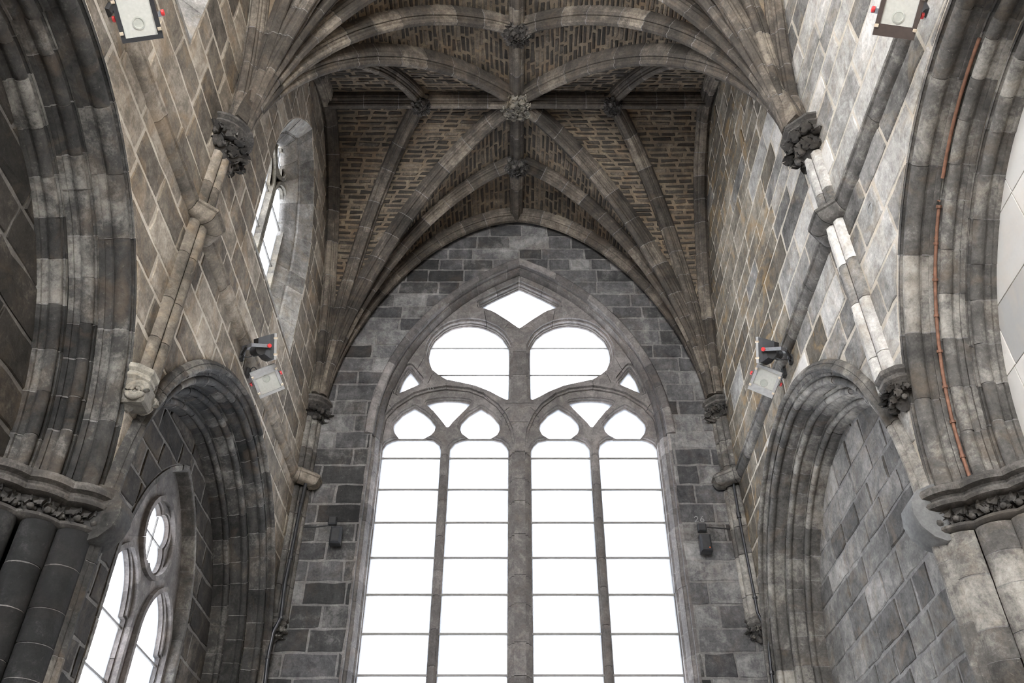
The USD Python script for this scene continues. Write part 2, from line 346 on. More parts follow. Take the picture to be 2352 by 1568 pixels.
o = thing('wall_back', 'unseen plain stone wall behind the camera with an arched opening added for frontal light', 'wall', kind='structure')
put(o, 'masonry', plate(box(-W - 0.6, 0, W + 0.6, ZTOP).difference(pointed(-0.6, 2.0, 1.5, 9.6, 5.0)), 0.0, 0.6, lambda a, b, d: np.stack([a, YBACK - d, b], -1)), M['left'], 0.5)  # unseen opening, added and shaped to throw light on the end wall
o = thing('roof_slab', 'plain vault slab over the unseen bay behind the camera', 'ceiling', kind='structure')
put(o, 'slab', boxm((-W - 0.6, YBACK, 14.8), (W + 0.6, 1.2, 15.2)), M['vault_mortar'], 0.5)

# ------------------------------------------------------------------ end wall with its window
WX0, WA, WC, WZS = 0.05, 2.60, 1.93, 9.70
o = thing('wall_end', 'dark end wall of grey coursed stones around the great window', 'wall', kind='structure')
def win_poly(r, z0=1.8): return pointed(WX0, WA, WC, WZS, z0, r, 30)
reg = box(-W - 0.6, 0, W + 0.6, ZTOP).difference(win_poly(0.02).union(box(WX0 - WA + 0.12, 1.8, WX0 + WA - 0.12, WZS)))
reg_low = unary_union([box(WX0 - WA, 1.8, WX0 - WA + 0.12, WZS), box(WX0 + WA - 0.12, 1.8, WX0 + WA, WZS)])
reg = reg.union(reg_low.buffer(0.001))
put(o, 'mortar_bed', plate(reg, 0.003, 0.8, end3), M['mortar_end'], 0.5)
polys = lay_stones(reg.intersection(box(-W, 4.4, W, ZTOP)), -W, W, 4.4, ZTOP, (0.28, 0.36), (0.35, 0.85), 31, 0.034)
ge_ = np.random.default_rng(78)
M['end_dark'] = stone_mat('shaded_dark_end_stone', (0.016, 0.0155, 0.0155), (0.05, 0.048, 0.046), (0.14, 0.133, 0.125), (0.11, 0.075, 0.05), 0.25, 0.6, blotch=1.1, streak=0.4)  # darker copy of the end wall stone, also used to paint in shade
build_stones(o, polys, end3, lambda c: M['end_dark'] if ge_.random() < (0.75 if c[0] < -2.4 and c[1] < 10.5 else 0.25) else M['end'], tones=(0.0, 1.0))  # mostly dark at lower left, colouring in the shade there; scattered elsewhere

# ------------------------------------------------------------------ recess walls inside the arcade arches
def slab_stones(owner, yc, s, hs, ls, seed, mat, mort, hole=None, tones=(0, 1), joint=0.038, bevel=0.010, zlo=2.6):
    reg = arch_poly(yc, 0.40, 0.0)
    if hole is not None: reg = reg.difference(hole)
    f3 = lambda a, b, d: SIDE3[s](a, b, np.asarray(d) + REC)
    put(owner, 'mortar_bed', plate(box(yc - 3.2, 0, yc + 3.2, 9.0).difference(hole) if hole is not None else box(yc - 3.2, 0, yc + 3.2, 9.0), 0.003, 0.3, f3), mort, 0.5)
    polys = lay_stones(reg.intersection(box(2.2, zlo, D + 0.5, 9)), 2.0, D + 0.2, zlo, 8.6, hs, ls, seed, joint)
    build_stones(owner, polys, f3, mat, bevel=bevel, tones=tones, ragged=0.006 if joint > 0.01 else 0.0, wob=0.005 if joint > 0.01 else 0.0, proud=0.006 if joint > 0.01 else 0.001)
LWIN = dict(c0=9.60, a=1.2, c=0.75, zs=5.62, z0=2.0)
o = thing('wall_recess', 'blank grey stone wall filling the moulded arch on the right', 'wall', kind='structure')
slab_stones(o, Y2, 1, (0.30, 0.42), (0.4, 0.85), 51, M['right_low'], M['mortar_end'], tones=(0.0, 1.0))
o = thing('wall_recess', 'dark stone wall pierced by a two-light window inside the left moulded arch', 'wall', kind='structure')
slab_stones(o, Y2, -1, (0.30, 0.42), (0.45, 0.9), 52, M['recess_dark'], M['mortar_dark'], hole=pointed(**LWIN), tones=(0.1, 0.8))
o = thing('wall_recess', 'smooth pale ashlar slabs filling the big arch at the right edge', 'wall', kind='structure')
slab_stones(o, Y1, 1, (0.55, 0.62), (0.9, 1.2), 53, M['slab'], M['mortar'], joint=0.008, bevel=0.003)
o = thing('wall_recess', 'dark coursed stone wall filling the big arch at the left edge', 'wall', kind='structure')
slab_stones(o, Y1, -1, (0.36, 0.5), (0.6, 1.1), 54, M['recess_dark'], M['mortar_dark'], tones=(0.05, 0.65))

# ------------------------------------------------------------------ moulded arches
def order_profile(r0, d0, r1, d1, roll):
    """One stepped order of an arch: face, hollow, roll on the arris, hollow, soffit. Closed contour in (r inwards, d into the wall)."""
    w, h = r1 - r0, d1 - d0; q = min(roll, 0.36 * w, 0.36 * h); cx, cd = r1 - q, d0 + q
    p = [(r0, d0), (r0 + 0.22 * w, d0), (cx - q * 1.35, d0 + 0.15 * q), (cx - q * 1.15, d0 + 0.8 * q)]
    p += [(cx + q * math.cos(t), cd + q * math.sin(t)) for t in np.radians([-165, -135, -105, -75, -45, -15, 15, 45, 75])]
    p += [(r1 - 0.8 * q, cd + 1.25 * q), (r1 - 0.45 * q, cd + 1.9 * q), (r1 - 0.05 * q, d0 + 0.5 * h + q), (r1, d0 + 0.82 * h), (r1, d1), (r0, d1)]
    return np.array(p)
HOOD = np.array([(-0.01, 0.06), (0.0, -0.015), (0.012, -0.045), (0.045, -0.065), (0.055, -0.060), (0.062, -0.070), (0.085, -0.095), (0.108, -0.098), (0.122, -0.08), (0.122, -0.055), (0.105, -0.03), (0.125, -0.008), (0.155, 0.0), (0.155, 0.06)])
def broad_profile(r0, d0, r1, d1):
    """A broad, nearly flat shaft with a shallow groove beside it."""
    w, h = r1 - r0, d1 - d0
    p = [(r0, d0 + 0.05)] + [(r0 + 0.06 * w + 0.98 * w * math.sin(t) ** 0.9, d1 - 0.06 * h - 0.98 * h * math.cos(t) ** 0.9) for t in np.radians([0, 10, 25, 45, 65, 80, 90])]
    return np.array(p + [(r1 - 0.02, d1), (r0, d1)])
def shaft_profile(r0, d0, r1, d1):
    """A broad rounded shaft below the capital."""
    w, h = r1 - r0, d1 - d0; c, q = (r0 + 0.44 * w, d0 + 0.60 * h), 0.80 * w
    p = [(r0, d0 + 0.55 * h)] + [(c[0] + q * math.cos(t), c[1] + q * math.sin(t)) for t in np.radians(np.linspace(-160, 70, 13))]
    p += [(r1 - 0.02, d1), (r0, d1)]
    return np.array(p)
class Arch:
    def __init__(self, c0, a, c, zs, to3): self.c0, self.a, self.c, self.zs, self.to3 = c0, a, c, zs, to3
    def ring(self, side, prof, s):
        r, d = prof[:, 0], prof[:, 1]
        if s <= 0: y, z = self.c0 + side * (self.a - r), np.full(len(r), self.zs + s)
        else:
            R = self.a + self.c - r; ph = s * np.arccos(self.c / R)
            y, z = self.c0 - side * self.c + side * R * np.cos(ph), self.zs + R * np.sin(ph)
        return self.to3(y, z, d)
    def arc_len(self): return (self.a + self.c) * math.acos(self.c / (self.a + self.c))
    def stones(self, owner, side, prof, low, piece, material, name='voussoir', arc=True, seed=0, gap=0.008, tones=(0, 1), jamb_piece=None, long_below=3.0, joint_mat=0):
        if joint_mat == 0: joint_mat = M['mortar_end']
        g = np.random.default_rng(seed); cuts = []
        z = 0.0
        if low is not None:
            jp = jamb_piece or piece; zz = -low; edges = [0.0]
            while edges[-1] > zz + 1e-6:
                step = g.uniform(*jp)
                nx = edges[-1] - step
                if self.zs + nx < long_below or nx < zz + 0.15: nx = zz
                edges.append(nx)
            cuts += [(edges[i + 1], edges[i]) for i in range(len(edges) - 1)]
        if arc:
            Ls = self.arc_len(); t = [0.0]
            while t[-1] < 1:
                nx = t[-1] + g.uniform(*piece) / Ls
                t.append(1.0 if nx > 1 - 0.35 * piece[0] / Ls else nx)
            cuts += [(t[i], t[i + 1]) for i in range(len(t) - 1)]
        Ls = self.arc_len(); joints = []
        cen = prof.mean(0); thin = cen + (prof - cen) * (1 - 0.005 / np.maximum(np.linalg.norm(prof - cen, axis=1, keepdims=True), 0.02))
        for a, b in cuts:
            if joint_mat is not None and (low is not None or a > 0 or b <= 0):
                w_ = 0.007 / (Ls if a >= 0 and b > 0 else 1.0)
                rr = [self.ring(side, thin, x) for x in ((a - w_, a + w_) if b <= 0 else (max(a - w_, 1e-6), a + w_))]
                if seen(np.vstack(rr), 100): joints.append(loft(rr, True, thin))
            ga = gap / 2 / (Ls if a >= 0 and b > 0 else 1.0)
            if b <= 0: ss = [a + ga, b - ga]
            else: ss = np.linspace(a + ga if a > 0 else ga, b - (ga if b < 1 else 0), 5)
            jit = prof + g.normal(0, 0.003, 2)
            rings = [self.ring(side, jit, x) for x in ss]
            if not seen(np.vstack(rings), 350): continue
            v, f = loft(rings, True, prof)
            put(owner, name, (v, f), material, float(np.clip(g.beta(1.3, 1.5), 0, 1)) * (tones[1] - tones[0]) + tones[0], smooth=38)
        if joints: put(owner, 'mortar_joints', join(joints), joint_mat, 0.6, kind='stuff')
ORD = [(0.155, 0.0, 0.28, 0.22), (0.28, 0.22, 0.395, 0.44), (0.395, 0.44, 0.50, 0.66)]
ORDN = [(0.02, 0.0, 0.22, 0.25), (0.22, 0.25, 0.37, 0.45), (0.37, 0.45, 0.52, 0.66)]
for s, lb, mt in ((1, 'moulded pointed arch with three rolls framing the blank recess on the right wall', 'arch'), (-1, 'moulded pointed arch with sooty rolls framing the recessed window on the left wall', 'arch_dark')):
    o = thing('moulded_arch', lb, 'arch', 'moulded arches of the farther bay')
    A = Arch(Y2, ARCH['a'], ARCH['c'], ARCH['zs'], SIDE3[s])
    tn = (0.30, 0.95) if s > 0 else (0.05, 0.85)
    for side in (1, -1):
        A.stones(o, side, HOOD, 5.3, (0.5, 0.9), M[mt], 'hood_stone', seed=60 + s + side, tones=(0.45, 1.0) if s > 0 else (0.3, 0.9), jamb_piece=(0.5, 0.8))
        for k, q in enumerate(ORD):
            A.stones(o, side, order_profile(*q, 0.055), 5.3, (0.3, 0.5), M[mt], seed=70 + 10 * k + s + 3 * side, tones=tn, jamb_piece=(0.35, 0.6))
for s, lb in ((1, 'big moulded arch with light-jointed rolls at the right edge of the picture'), (-1, 'big moulded arch with sooty black rolls at the left edge of the picture')):
    o = thing('arcade_arch', lb, 'arch', 'big arches at the picture edges')
    A = Arch(Y1, ARCH['a'], ARCH['c'], ARCH['zs'], SIDE3[s])
    for side in (1, -1):
        for k, q in enumerate(ORDN):
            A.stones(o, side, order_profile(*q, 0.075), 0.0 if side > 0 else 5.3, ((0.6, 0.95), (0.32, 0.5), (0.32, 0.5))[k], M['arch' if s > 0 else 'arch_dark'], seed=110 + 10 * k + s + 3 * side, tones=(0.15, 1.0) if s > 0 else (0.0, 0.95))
    o = thing('pier', ('grey shafted pier with blotchy drums under the right capital' if s > 0 else 'rounded dark shafts of the pier under the left capital'), 'pier', 'shafted piers')
    for k, q in enumerate([(-0.02, -0.02, 0.16, 0.18), (0.16, 0.18, 0.33, 0.40), (0.33, 0.40, 0.50, 0.66)]):
        A2 = Arch(Y1, ARCH['a'], ARCH['c'], CAP0, SIDE3[s])
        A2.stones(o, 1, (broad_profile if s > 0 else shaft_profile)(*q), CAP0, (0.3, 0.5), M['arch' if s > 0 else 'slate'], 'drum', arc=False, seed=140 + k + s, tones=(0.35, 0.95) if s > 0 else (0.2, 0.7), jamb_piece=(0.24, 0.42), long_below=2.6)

# ------------------------------------------------------------------ carved pieces
def blob(r, seed, amp=0.25, freq=3.0, sub=3, squash=(1, 1, 1)):
    m = trimesh.creation.icosphere(subdivisions=sub, radius=1.0); v = np.asarray(m.vertices)
    k = 1 + amp * (meshkit.fbm(v * freq + 9.7 * seed + 50, 3, seed) - 0.5) * 2
    return v * k[:, None] * np.asarray(squash) * r, np.asarray(m.faces)
def leaf(length, width, curl, seed, thick=0.012):
    """A lobed carved leaf lying along +x from the origin, curling towards +z."""
    n, k = 9, 7; g = np.random.default_rng(seed); top, bot = [], []
    for i in range(n):
        t = i / (n - 1); w = width * (0.35 + 0.65 * math.sin(math.pi * min(1, t * 0.95 + 0.05)) ** 0.7) * (1 + 0.28 * math.cos(t * 5 * math.pi)) * (1 if t < 0.98 else 0.3)
        ang = curl * t ** 2; x = length * (t if curl == 0 else math.sin(ang) / max(curl, 1e-3) / max(t, 1e-3) * 1.0 if t > 0 else 0); z = length * 0.45 * (1 - math.cos(ang))
        for j in range(k):
            u = 2 * j / (k - 1) - 1
            zz = z + 0.25 * width * (u * u - 0.4) + 0.10 * width * math.cos(u * 6) + (0.02 * width if j == k // 2 else 0)
            top.append((x, u * w / 2, zz + thick)); bot.append((x, u * w / 2, zz - thick))
    v = np.array(top + bot); f = []; N = n * k
    for i in range(n - 1):
        for j in range(k - 1):
            a, b, c, d = i * k + j, i * k + j + 1, (i + 1) * k + j + 1, (i + 1) * k + j
            f += [(a, d, c), (a, c, b), (N + a, N + b, N + c), (N + a, N + c, N + d)]
    edge = [i * k for i in range(n)] + [(n - 1) * k + j for j in range(1, k)] + [i * k + k - 1 for i in range(n - 2, -1, -1)] + [j for j in range(k - 2, 0, -1)]
    for a, b in zip(edge, edge[1:] + edge[:1]): f += [(a, b, N + b), (a, N + b, N + a)]
    return v, np.array(f)
def place(m, x, y, z, at):
    """Turns the mesh's axes into the directions x, y, z (z and y made square to x) and moves it."""
    x = unit(x); z = unit(np.asarray(z, float) - np.dot(z, x) * x); y = np.cross(z, x)
    return np.asarray(m[0]) @ np.array([x, y, z]) + np.asarray(at), m[1]
def sweep_path(pts, nrm, prof, up=(0, 0, 1)):
    """Rings of a vertical profile (out, z) along a level path with outward normals."""
    return [np.array([[p[0] + n[0] * o, p[1] + n[1] * o, z] for o, z in prof]) for p, n in zip(pts, nrm)]

for s, lb in ((1, 'capital with a carved leaf frieze on the right pier'), (-1, 'sooty capital with a carved leaf frieze on the left pier')):
    o = thing('capital', lb, 'capital', 'leaf capitals')
    yj = Y1 + ARCH['a']
    t = np.linspace(0, 1, 61); r = -0.03 + 0.60 * t; d = -0.06 + 0.78 * t
    bulge = 0.045 * np.abs(np.sin(np.pi * (t * 3))) ** 0.8
    nr, nd = 0.79, -0.61
    r2, d2 = r + nr * bulge, d + nd * bulge
    P = np.stack([s * (W + d2), yj - r2], 1); Nn = np.stack([np.full(61, s * nd), np.full(61, -nr)], 1)
    def part(nm, prof, mt, tn, sm=30):
        return put(o, nm, loft(sweep_path(P, Nn, prof), True, np.array(prof)), mt, tn, smooth=sm)
    bk = -0.30
    part('abacus', [(bk, 5.305), (0.05, 5.305), (0.12, 5.285), (0.14, 5.25), (0.13, 5.215), (0.075, 5.20), (0.06, 5.18), (bk, 5.18)], M['carved'], 0.75)
    part('upper_roll', [(bk, 5.178), (0.06, 5.178), (0.10, 5.165), (0.115, 5.14), (0.10, 5.115), (0.05, 5.10), (bk, 5.10)], M['carved'], 0.65)
    fz = part('frieze', [(bk, 5.098), (0.02, 5.098), (-0.01, 5.06), (-0.02, 5.00), (-0.01, 4.975), (bk, 4.975)], M['carved'], 0.15)
    part('necking', [(bk, 4.973), (0.02, 4.973), (0.055, 4.955), (0.06, 4.93), (0.04, 4.91), (0.0, 4.895), (bk, 4.895)], M['carved'], 0.6)
    for k in range(16):
        i = int(2 + k * 3.7); p = np.array([*P[i], 5.03 + 0.015 * (-1) ** k]); n3 = np.array([*Nn[i], 0.0]); tg = np.cross(n3, [0, 0, 1])
        v = leaf(0.15, 0.085, 1.3, k); put(fz, 'leaf', place(v, tg * (1 if k % 2 else -1) + np.array([0, 0, 0.5 if k % 3 else -0.4]), None or n3, n3, p + n3 * 0.0 - tg * (0.05 if k % 2 else -0.05)), M['carved'], 0.35 + 0.3 * (k % 3) / 2, smooth=True)
        if k % 2: put(fz, 'leaf_knob', tuple([blob(0.028, k, 0.3, 3, 2)[0] + p + n3 * 0.05 + np.array([0, 0, -0.02]), blob(0.028, k, 0.3, 3, 2)[1]]), M['carved'], 0.6, smooth=True)
    # plain block at the wall face
    o = thing('label_stop', ('plain grey replacement block beside the right capital' if s > 0 else 'rough tapered block beside the left capital'), 'stone block', 'blocks beside the capitals')
    pr = np.array([(0.0, 5.36), (0.14, 5.30), (0.22, 5.20), (0.235, 5.08), (0.20, 4.97), (0.12, 4.88), (0.03, 4.84), (-0.06, 4.86), (-0.06, 5.36)])
    rings = [np.array([[s * (W - a * q), y, 5.1 + (z - 5.1) * q] for a, z in pr]) for y, q in ((yj - 0.09, 1.0), (yj - 0.07, 1.04), (yj + 0.14, 1.04), (yj + 0.16, 1.0))]
    put(o, 'block', loft(rings, True, pr), M['new_stone'] if s > 0 else M['arch_dark'], 0.6, smooth=25)

# ------------------------------------------------------------------ string courses
STRP = [(0.0, 8.585), (0.045, 8.60), (0.075, 8.645), (0.085, 8.69), (0.105, 8.70), (0.105, 8.735), (0.05, 8.79), (0.0, 8.80)]
SPB = [(-0.10, 8.80)] + STRP[::-1] + [(-0.10, 8.585)]
YS, YC = 6.60, 12.12                                     # wall shaft and corner shaft
for s, lb in ((1, 'moulded string course along the right wall, stepping around the shaft'), (-1, 'moulded string course along the left wall, stepping around the shaft')):
    o = thing('string_course', lb, 'string course', 'string courses along the side walls')
    pl = [(1.6, 0), (2.5, 0), (3.35, 0), (4.3, 0), (5.2, 0), (YS - 0.27, 0), (YS - 0.10, 0.17), (YS + 0.10, 0.17), (YS + 0.27, 0), (7.6, 0), (8.5, 0), (9.5, 0), (10.4, 0), (11.3, 0), (D - 0.42, 0.0), (D - 0.40, 0.10), (D - 0.22, 0.30), (D - 0.08, 0.30)]
    pts = np.array([(s * (W - e), y) for y, e in pl]); dr = np.diff(pts, axis=0); dr /= np.linalg.norm(dr, axis=1, keepdims=True)
    nm = np.stack([-dr[:, 1], dr[:, 0]], 1) * s
    g = np.random.default_rng(5 + s)
    mit = []
    for i in range(len(pts)):
        a = nm[max(i - 1, 0)]; b = nm[min(i, len(nm) - 1)]; m = a + b; mit.append(m / max(np.dot(m, a), 0.4))
    for i in range(len(pts) - 1):
        e = dr[i] * 0.004
        rings = sweep_path([pts[i] + e, pts[i + 1] - e], [mit[i], mit[i + 1]], SPB)
        if seen(np.vstack(rings), 300): put(o, 'string_stone', loft(rings, True, np.array(SPB)), M['arch' if s > 0 else 'left'], float(g.uniform(0.35, 0.75)), smooth=40)

# ------------------------------------------------------------------ wall shafts and their corbels
def half_oct(c, out, r, z, sides=8):
    """Ring of half an octagon standing on the wall: c on the wall, out = direction into the room."""
    out = np.asarray(out, float); sd = np.array([-out[1], out[0]])
    ang = np.linspace(-90, 90, sides // 2 + 2 if sides == 8 else sides)
    if sides == 8: ang = np.array([-90, -67.5, -22.5, 22.5, 67.5, 90.0])
    return np.array([[*(np.asarray(c) + r * (math.cos(math.radians(a)) * out + math.sin(math.radians(a)) * sd)), z] for a in ang])
def corbel(label, c, out, ztop, r, h, mat, sides=8, seed=0, scroll=False, group=None):
    o = thing('corbel', label, 'corbel', group)
    c = np.asarray(c, float); out = unit(out)
    pr = [(r * 0.96, ztop), (r, ztop - 0.015), (r, ztop - 0.05), (r * 0.86, ztop - 0.075), (r * 0.86, ztop - 0.09), (r * 0.92, ztop - 0.10), (r * 0.92, ztop - 0.125), (r * 0.74, ztop - 0.155)]
    put(o, 'abacus', loft([half_oct(c, out, q, z, sides) for q, z in pr]), mat, 0.7, smooth=25)
    zb = ztop - 0.15
    bell = [(r * 0.78, zb), (r * 0.72, zb - 0.25 * h), (r * 0.58, zb - 0.5 * h), (r * 0.36, zb - 0.8 * h), (r * 0.12, zb - h)]
    bl = put(o, 'bell', loft([half_oct(c, out, q, z, 9) for q, z in bell]), mat, 0.3, smooth=60)
    sd = np.array([-out[1], out[0]]); g = np.random.default_rng(seed)
    if scroll:
        t = np.linspace(0, 2.3 * 2 * np.pi, 40); q = 0.46 * r * (1 - 0.80 * t / t[-1]) + 0.02 * r
        for e in (-0.62, 0.62):
            cc = c + out * r * 0.50 + sd * r * e; zc = zb - 0.46 * h
            pts = np.stack([cc[0] + out[0] * q * np.cos(t), cc[1] + out[1] * q * np.cos(t), zc + q * np.sin(t)], 1)
            put(bl, 'scroll', tube(pts, np.linspace(0.15, 0.07, 40) * r, 8), mat, 0.7, smooth=True)
        put(o, 'console', cbox(np.array([*(c + out * r * 0.9 - sd * r * 0.55), zb]), np.array([*(c - out * 0.05 + sd * r * 0.55), zb - 0.85 * h]), 0.02), mat, 0.5)
    for k in range(0 if scroll else 13):
        a = math.radians(-82 + 164 * (k % 7) / 6 + (12 if k > 6 else 0)); row = 0 if k < 7 else 1
        q = r * (0.74, 0.50)[row]; z = zb - h * (0.22, 0.55)[row]
        dv = math.cos(a) * out + math.sin(a) * sd; n3 = np.array([*dv, 0.1])
        lf = leaf(0.55 * r, 0.42 * r, 1.5, seed * 20 + k, 0.05 * r)
        put(bl, 'leaf', place(lf, np.array([*(sd * g.uniform(-0.8, 0.8)), -1.0 + 0.6 * row]), None or n3, n3, np.array([*(c + dv * q), z + 0.16 * r])), mat, float(g.uniform(0.2, 0.85)), smooth=True)
        if k % 3 == 0:
            v, f = blob(0.13 * r, seed + k, 0.35, 2.5, 2); put(bl, 'leaf_knob', (v + np.array([*(c + dv * (q + 0.10 * r)), z - 0.12 * r]), f), mat, 0.65, smooth=True)
    return o
def wall_shaft(label, c, out, z0, z1, skip, mat, seed, group, rr=0.07, tones=(0.2, 0.9)):
    o = thing('wall_shaft', label, 'shaft', group)
    out = unit(out); sd = np.array([-out[1], out[0]]); c = np.asarray(c, float)
    prof = []
    for e, ou in ((-1.55, 0.35), (0, 1.0), (1.55, 0.35)):
        prof += [c + sd * (e * rr + rr * 0.95 * math.sin(t)) + out * (ou * rr + rr * math.cos(t)) for t in np.radians([-80, -45, 0, 45, 80])]
    prof = np.array([c + sd * (-2.5 * rr) - out * 0.1] + prof + [c + sd * (2.5 * rr) - out * 0.1])
    g = np.random.default_rng(seed); z = z1
    while z > z0 + 0.05:
        zn = max(z0, z - g.uniform(0.42, 0.7))
        if zn - z0 < 0.2: zn = z0
        if z > skip[1] > zn and zn < skip[1]: zn = skip[1]
        if not (z <= skip[1] and zn >= skip[0] - 1e-6):
            put(o, 'drum', loft([np.column_stack([prof, np.full(len(prof), q)]) for q in (z - 0.004, zn + 0.004)], True, prof if True else None), mat, float(g.uniform(*tones)), smooth=50)
            z = zn
        else: z = skip[0]
        if abs(z - skip[1]) < 1e-6: z = skip[0]
for s, nm in ((1, 'right'), (-1, 'left')):
    mt = M['right'] if s > 0 else M['left']
    wall_shaft(f'triple shaft between the bays of the {nm} wall', (s * W, YS), (-s, 0), 6.46, 9.74, (8.60, 8.79), mt, 20 + s, 'wall shafts', tones=(0.15, 1.0) if s > 0 else (0.0, 0.5))
    wall_shaft(f'triple shaft in the far {nm} corner beside the end wall', (s * (W - 0.07), D - 0.07), (-s * 0.75, -0.66), 6.50, 9.92, (8.60, 8.79), M['arch'], 24 + s, 'corner shafts', 0.065, (0.3, 0.9))
    corbel('octagonal leaf corbel carrying the ribs on the right wall' if s > 0 else 'round leaf corbel carrying the ribs on the left wall', (s * (W + 0.02), YS - 0.02), (-s, 0), 10.20, 0.36, 0.42, M['carved'], 8 if s > 0 else 14, 3 + s, group='rib corbels')
    corbel(f'small corbel carrying the ribs in the far {nm} corner', (s * (W - 0.02), D - 0.02), (-s * 0.75, -0.66), 10.28, 0.34, 0.34, M['carved'], 8 if s > 0 else 14, 8 + s, group='rib corbels')
    if s > 0: corbel('dark bracket under the right wall shaft above the pier', (s * W, YS - 0.14), (-s, 0), 6.48, 0.20, 0.24, M['carved'], 8, 12, group='brackets under the shafts')
    else: corbel('pale scrolled bracket under the left wall shaft above the pier', (s * W, YS - 0.14), (-s, 0), 6.50, 0.20, 0.26, M['pale_carved'], 8, 13, scroll=True, group='brackets under the shafts')
    corbel(f'weathered bracket under the far {nm} corner shaft', (s * (W - 0.05), D - 0.05), (-s * 0.75, -0.66), 6.52, 0.20, 0.22, M['arch'], 8, 15 + s, group='brackets under the shafts')

# ------------------------------------------------------------------ vault
ZR = 14.72
def rib_z(s, z0=10.2, z1=ZR): return z0 + (z1 - z0) * (1 - (1 - s) ** 1.8) ** (1 / 1.6)
RP = np.array([(-0.13, 0.20), (-0.13, 0.05), (-0.115, 0.03), (-0.12, 0.0), (-0.10, -0.025), (-0.075, -0.02), (-0.07, -0.05), (-0.05, -0.065), (-0.048, -0.10), (-0.028, -0.118), (0.028, -0.118), (0.048, -0.10), (0.05, -0.065), (0.07, -0.05), (0.075, -0.02), (0.10, -0.025), (0.12, 0.0), (0.115, 0.03), (0.13, 0.05), (0.13, 0.20)])
def rib_curve(S, T, n=120, e0=0.0, e1=1.0, z0=10.2, lift=0.1):
    s = e0 + (e1 - e0) * np.linspace(0, 1, n) ** 1.7
    xy = np.asarray(S) + np.outer(s, np.asarray(T, float) - np.asarray(S))
    return np.column_stack([xy, rib_z(s, z0) + lift])
def rib(label, cur, group, seed, cat='rib', piece=(0.42, 0.66), gap=0.012, first=0.35):
    o = thing('vault_rib', label, cat, group)
    t = np.gradient(cur, axis=0); t /= np.linalg.norm(t, axis=1, keepdims=True)
    h = cur[-1, :2] - cur[0, :2]; h = h / np.linalg.norm(h); lat = np.array([-h[1], h[0], 0.0])
    up = np.cross(np.broadcast_to(lat, t.shape), t); up *= np.sign((up * (np.array([0, 0, 1.0]) - 0.6 * np.array([*h, 0]))).sum(1))[:, None]
    L = np.concatenate([[0], np.cumsum(np.linalg.norm(np.diff(cur, axis=0), axis=1))]); g = np.random.default_rng(seed)
    e = [0.0]
    while e[-1] < L[-1]:
        nx = e[-1] + g.uniform(*piece); e.append(L[-1] if nx > L[-1] - 0.25 else nx)
    jn = []
    for a in e[1:-1]:
        p, tt, uu = (np.array([np.interp(a, L, arr[:, k]) for k in range(3)]) for arr in (cur, t, up))
        rr = [p + tt * q + RP[:, :1] * 0.975 * lat + (RP[:, 1:] + 0.003) * unit(uu) for q in (-0.007, 0.007)]
        if seen(np.vstack(rr), 60): jn.append(loft(rr, True, RP))
    if jn: put(o, 'mortar_joints', join(jn), M['mortar_end'], 0.7, kind='stuff')
    for a, b in zip(e[:-1], e[1:]):
        n = max(2, int((b - a) / 0.16) + 1); q = np.linspace(a + gap / 2, b - gap / 2, n); rings = []
        j = g.normal(0, 0.003, 2)
        for x in q:
            p, tt, uu = (np.array([np.interp(x, L, arr[:, k]) for k in range(3)]) for arr in (cur, t, up))
            rings.append(p + (RP[:, :1] + j[0]) * lat + (RP[:, 1:] + j[1]) * unit(uu))
        if not seen(np.vstack(rings), 250): continue
        put(o, 'voussoir', loft(rings, True, RP), M['rib'], float(np.clip(g.beta(1.4, 1.6), 0, 1)), smooth=35)
    return o
XS = 3.33
def targets(s, yS, yM, yT):
    """Rib ends of one springer: (name, start, end)."""
    q = 0.25 * yM + 0.75 * yM
    return [('wall rib', (s * 3.40, yS + 0.05 * np.sign(yM - yS)), (s * 3.40, yM)), ('side tierceron', (s * XS, yS), (s * 1.70, yM)), ('diagonal rib', (s * XS, yS), (0.02, yM)),
            ('ridge tierceron', (s * XS, yS), (0.0, (yM + yT) / 2)), ('end', (s * XS, yT), (0.0, yT))]
YM = 9.42; YE = D - 0.14; YN = 6.60; YM1 = 3.78
n = 300
for s, nm in ((1, 'right'), (-1, 'left')):
    for yS, yM, yT, pos in ((YE - 0.06, YM, YE, 'far'), (YN, YM, YN, 'near'), (YN, YM1, YN, 'next-bay')):
        for what, S, T in targets(s, yS, yM, yT):
            if what == 'end' and pos == 'next-bay': continue
            if what == 'end': what = 'end wall rib' if pos == 'far' else 'transverse rib'
            L = math.hypot(T[0] - S[0], T[1] - S[1]); n += 1
            e1 = 1.0 if what in ('wall rib', 'end wall rib', 'transverse rib') else 1 - 0.12 / L
            fr = {'far': f'far {nm} corner corbel', 'near': f'{nm} wall corbel', 'next-bay': f'{nm} wall corbel'}[pos]
            to = {'wall rib': 'along the wall', 'side tierceron': f'to the {nm} side boss', 'diagonal rib': 'to the central boss', 'ridge tierceron': ('to the boss nearest the window' if pos == 'far' else 'to the topmost boss'), 'end wall rib': 'along the top of the end wall', 'transverse rib': 'across the top of the picture'}[what]
            if pos == 'next-bay': to = {'wall rib': 'along the wall out of the picture top', 'side tierceron': 'out at picture top, nearer the wall', 'diagonal rib': 'out at picture top, in the middle', 'ridge tierceron': 'out at picture top, next to the transverse rib'}[what]
            rib(f'{what} from {fr} {to}', rib_curve(S, T, e0=0.0, e1=e1), 'vault ribs', n)
def level(a, b, m=24):
    return np.column_stack([np.linspace(a[0], b[0], m), np.linspace(a[1], b[1], m), np.full(m, ZR + 0.1)])
YB1, YB2 = (YM + YN) / 2, (YM + YE) / 2
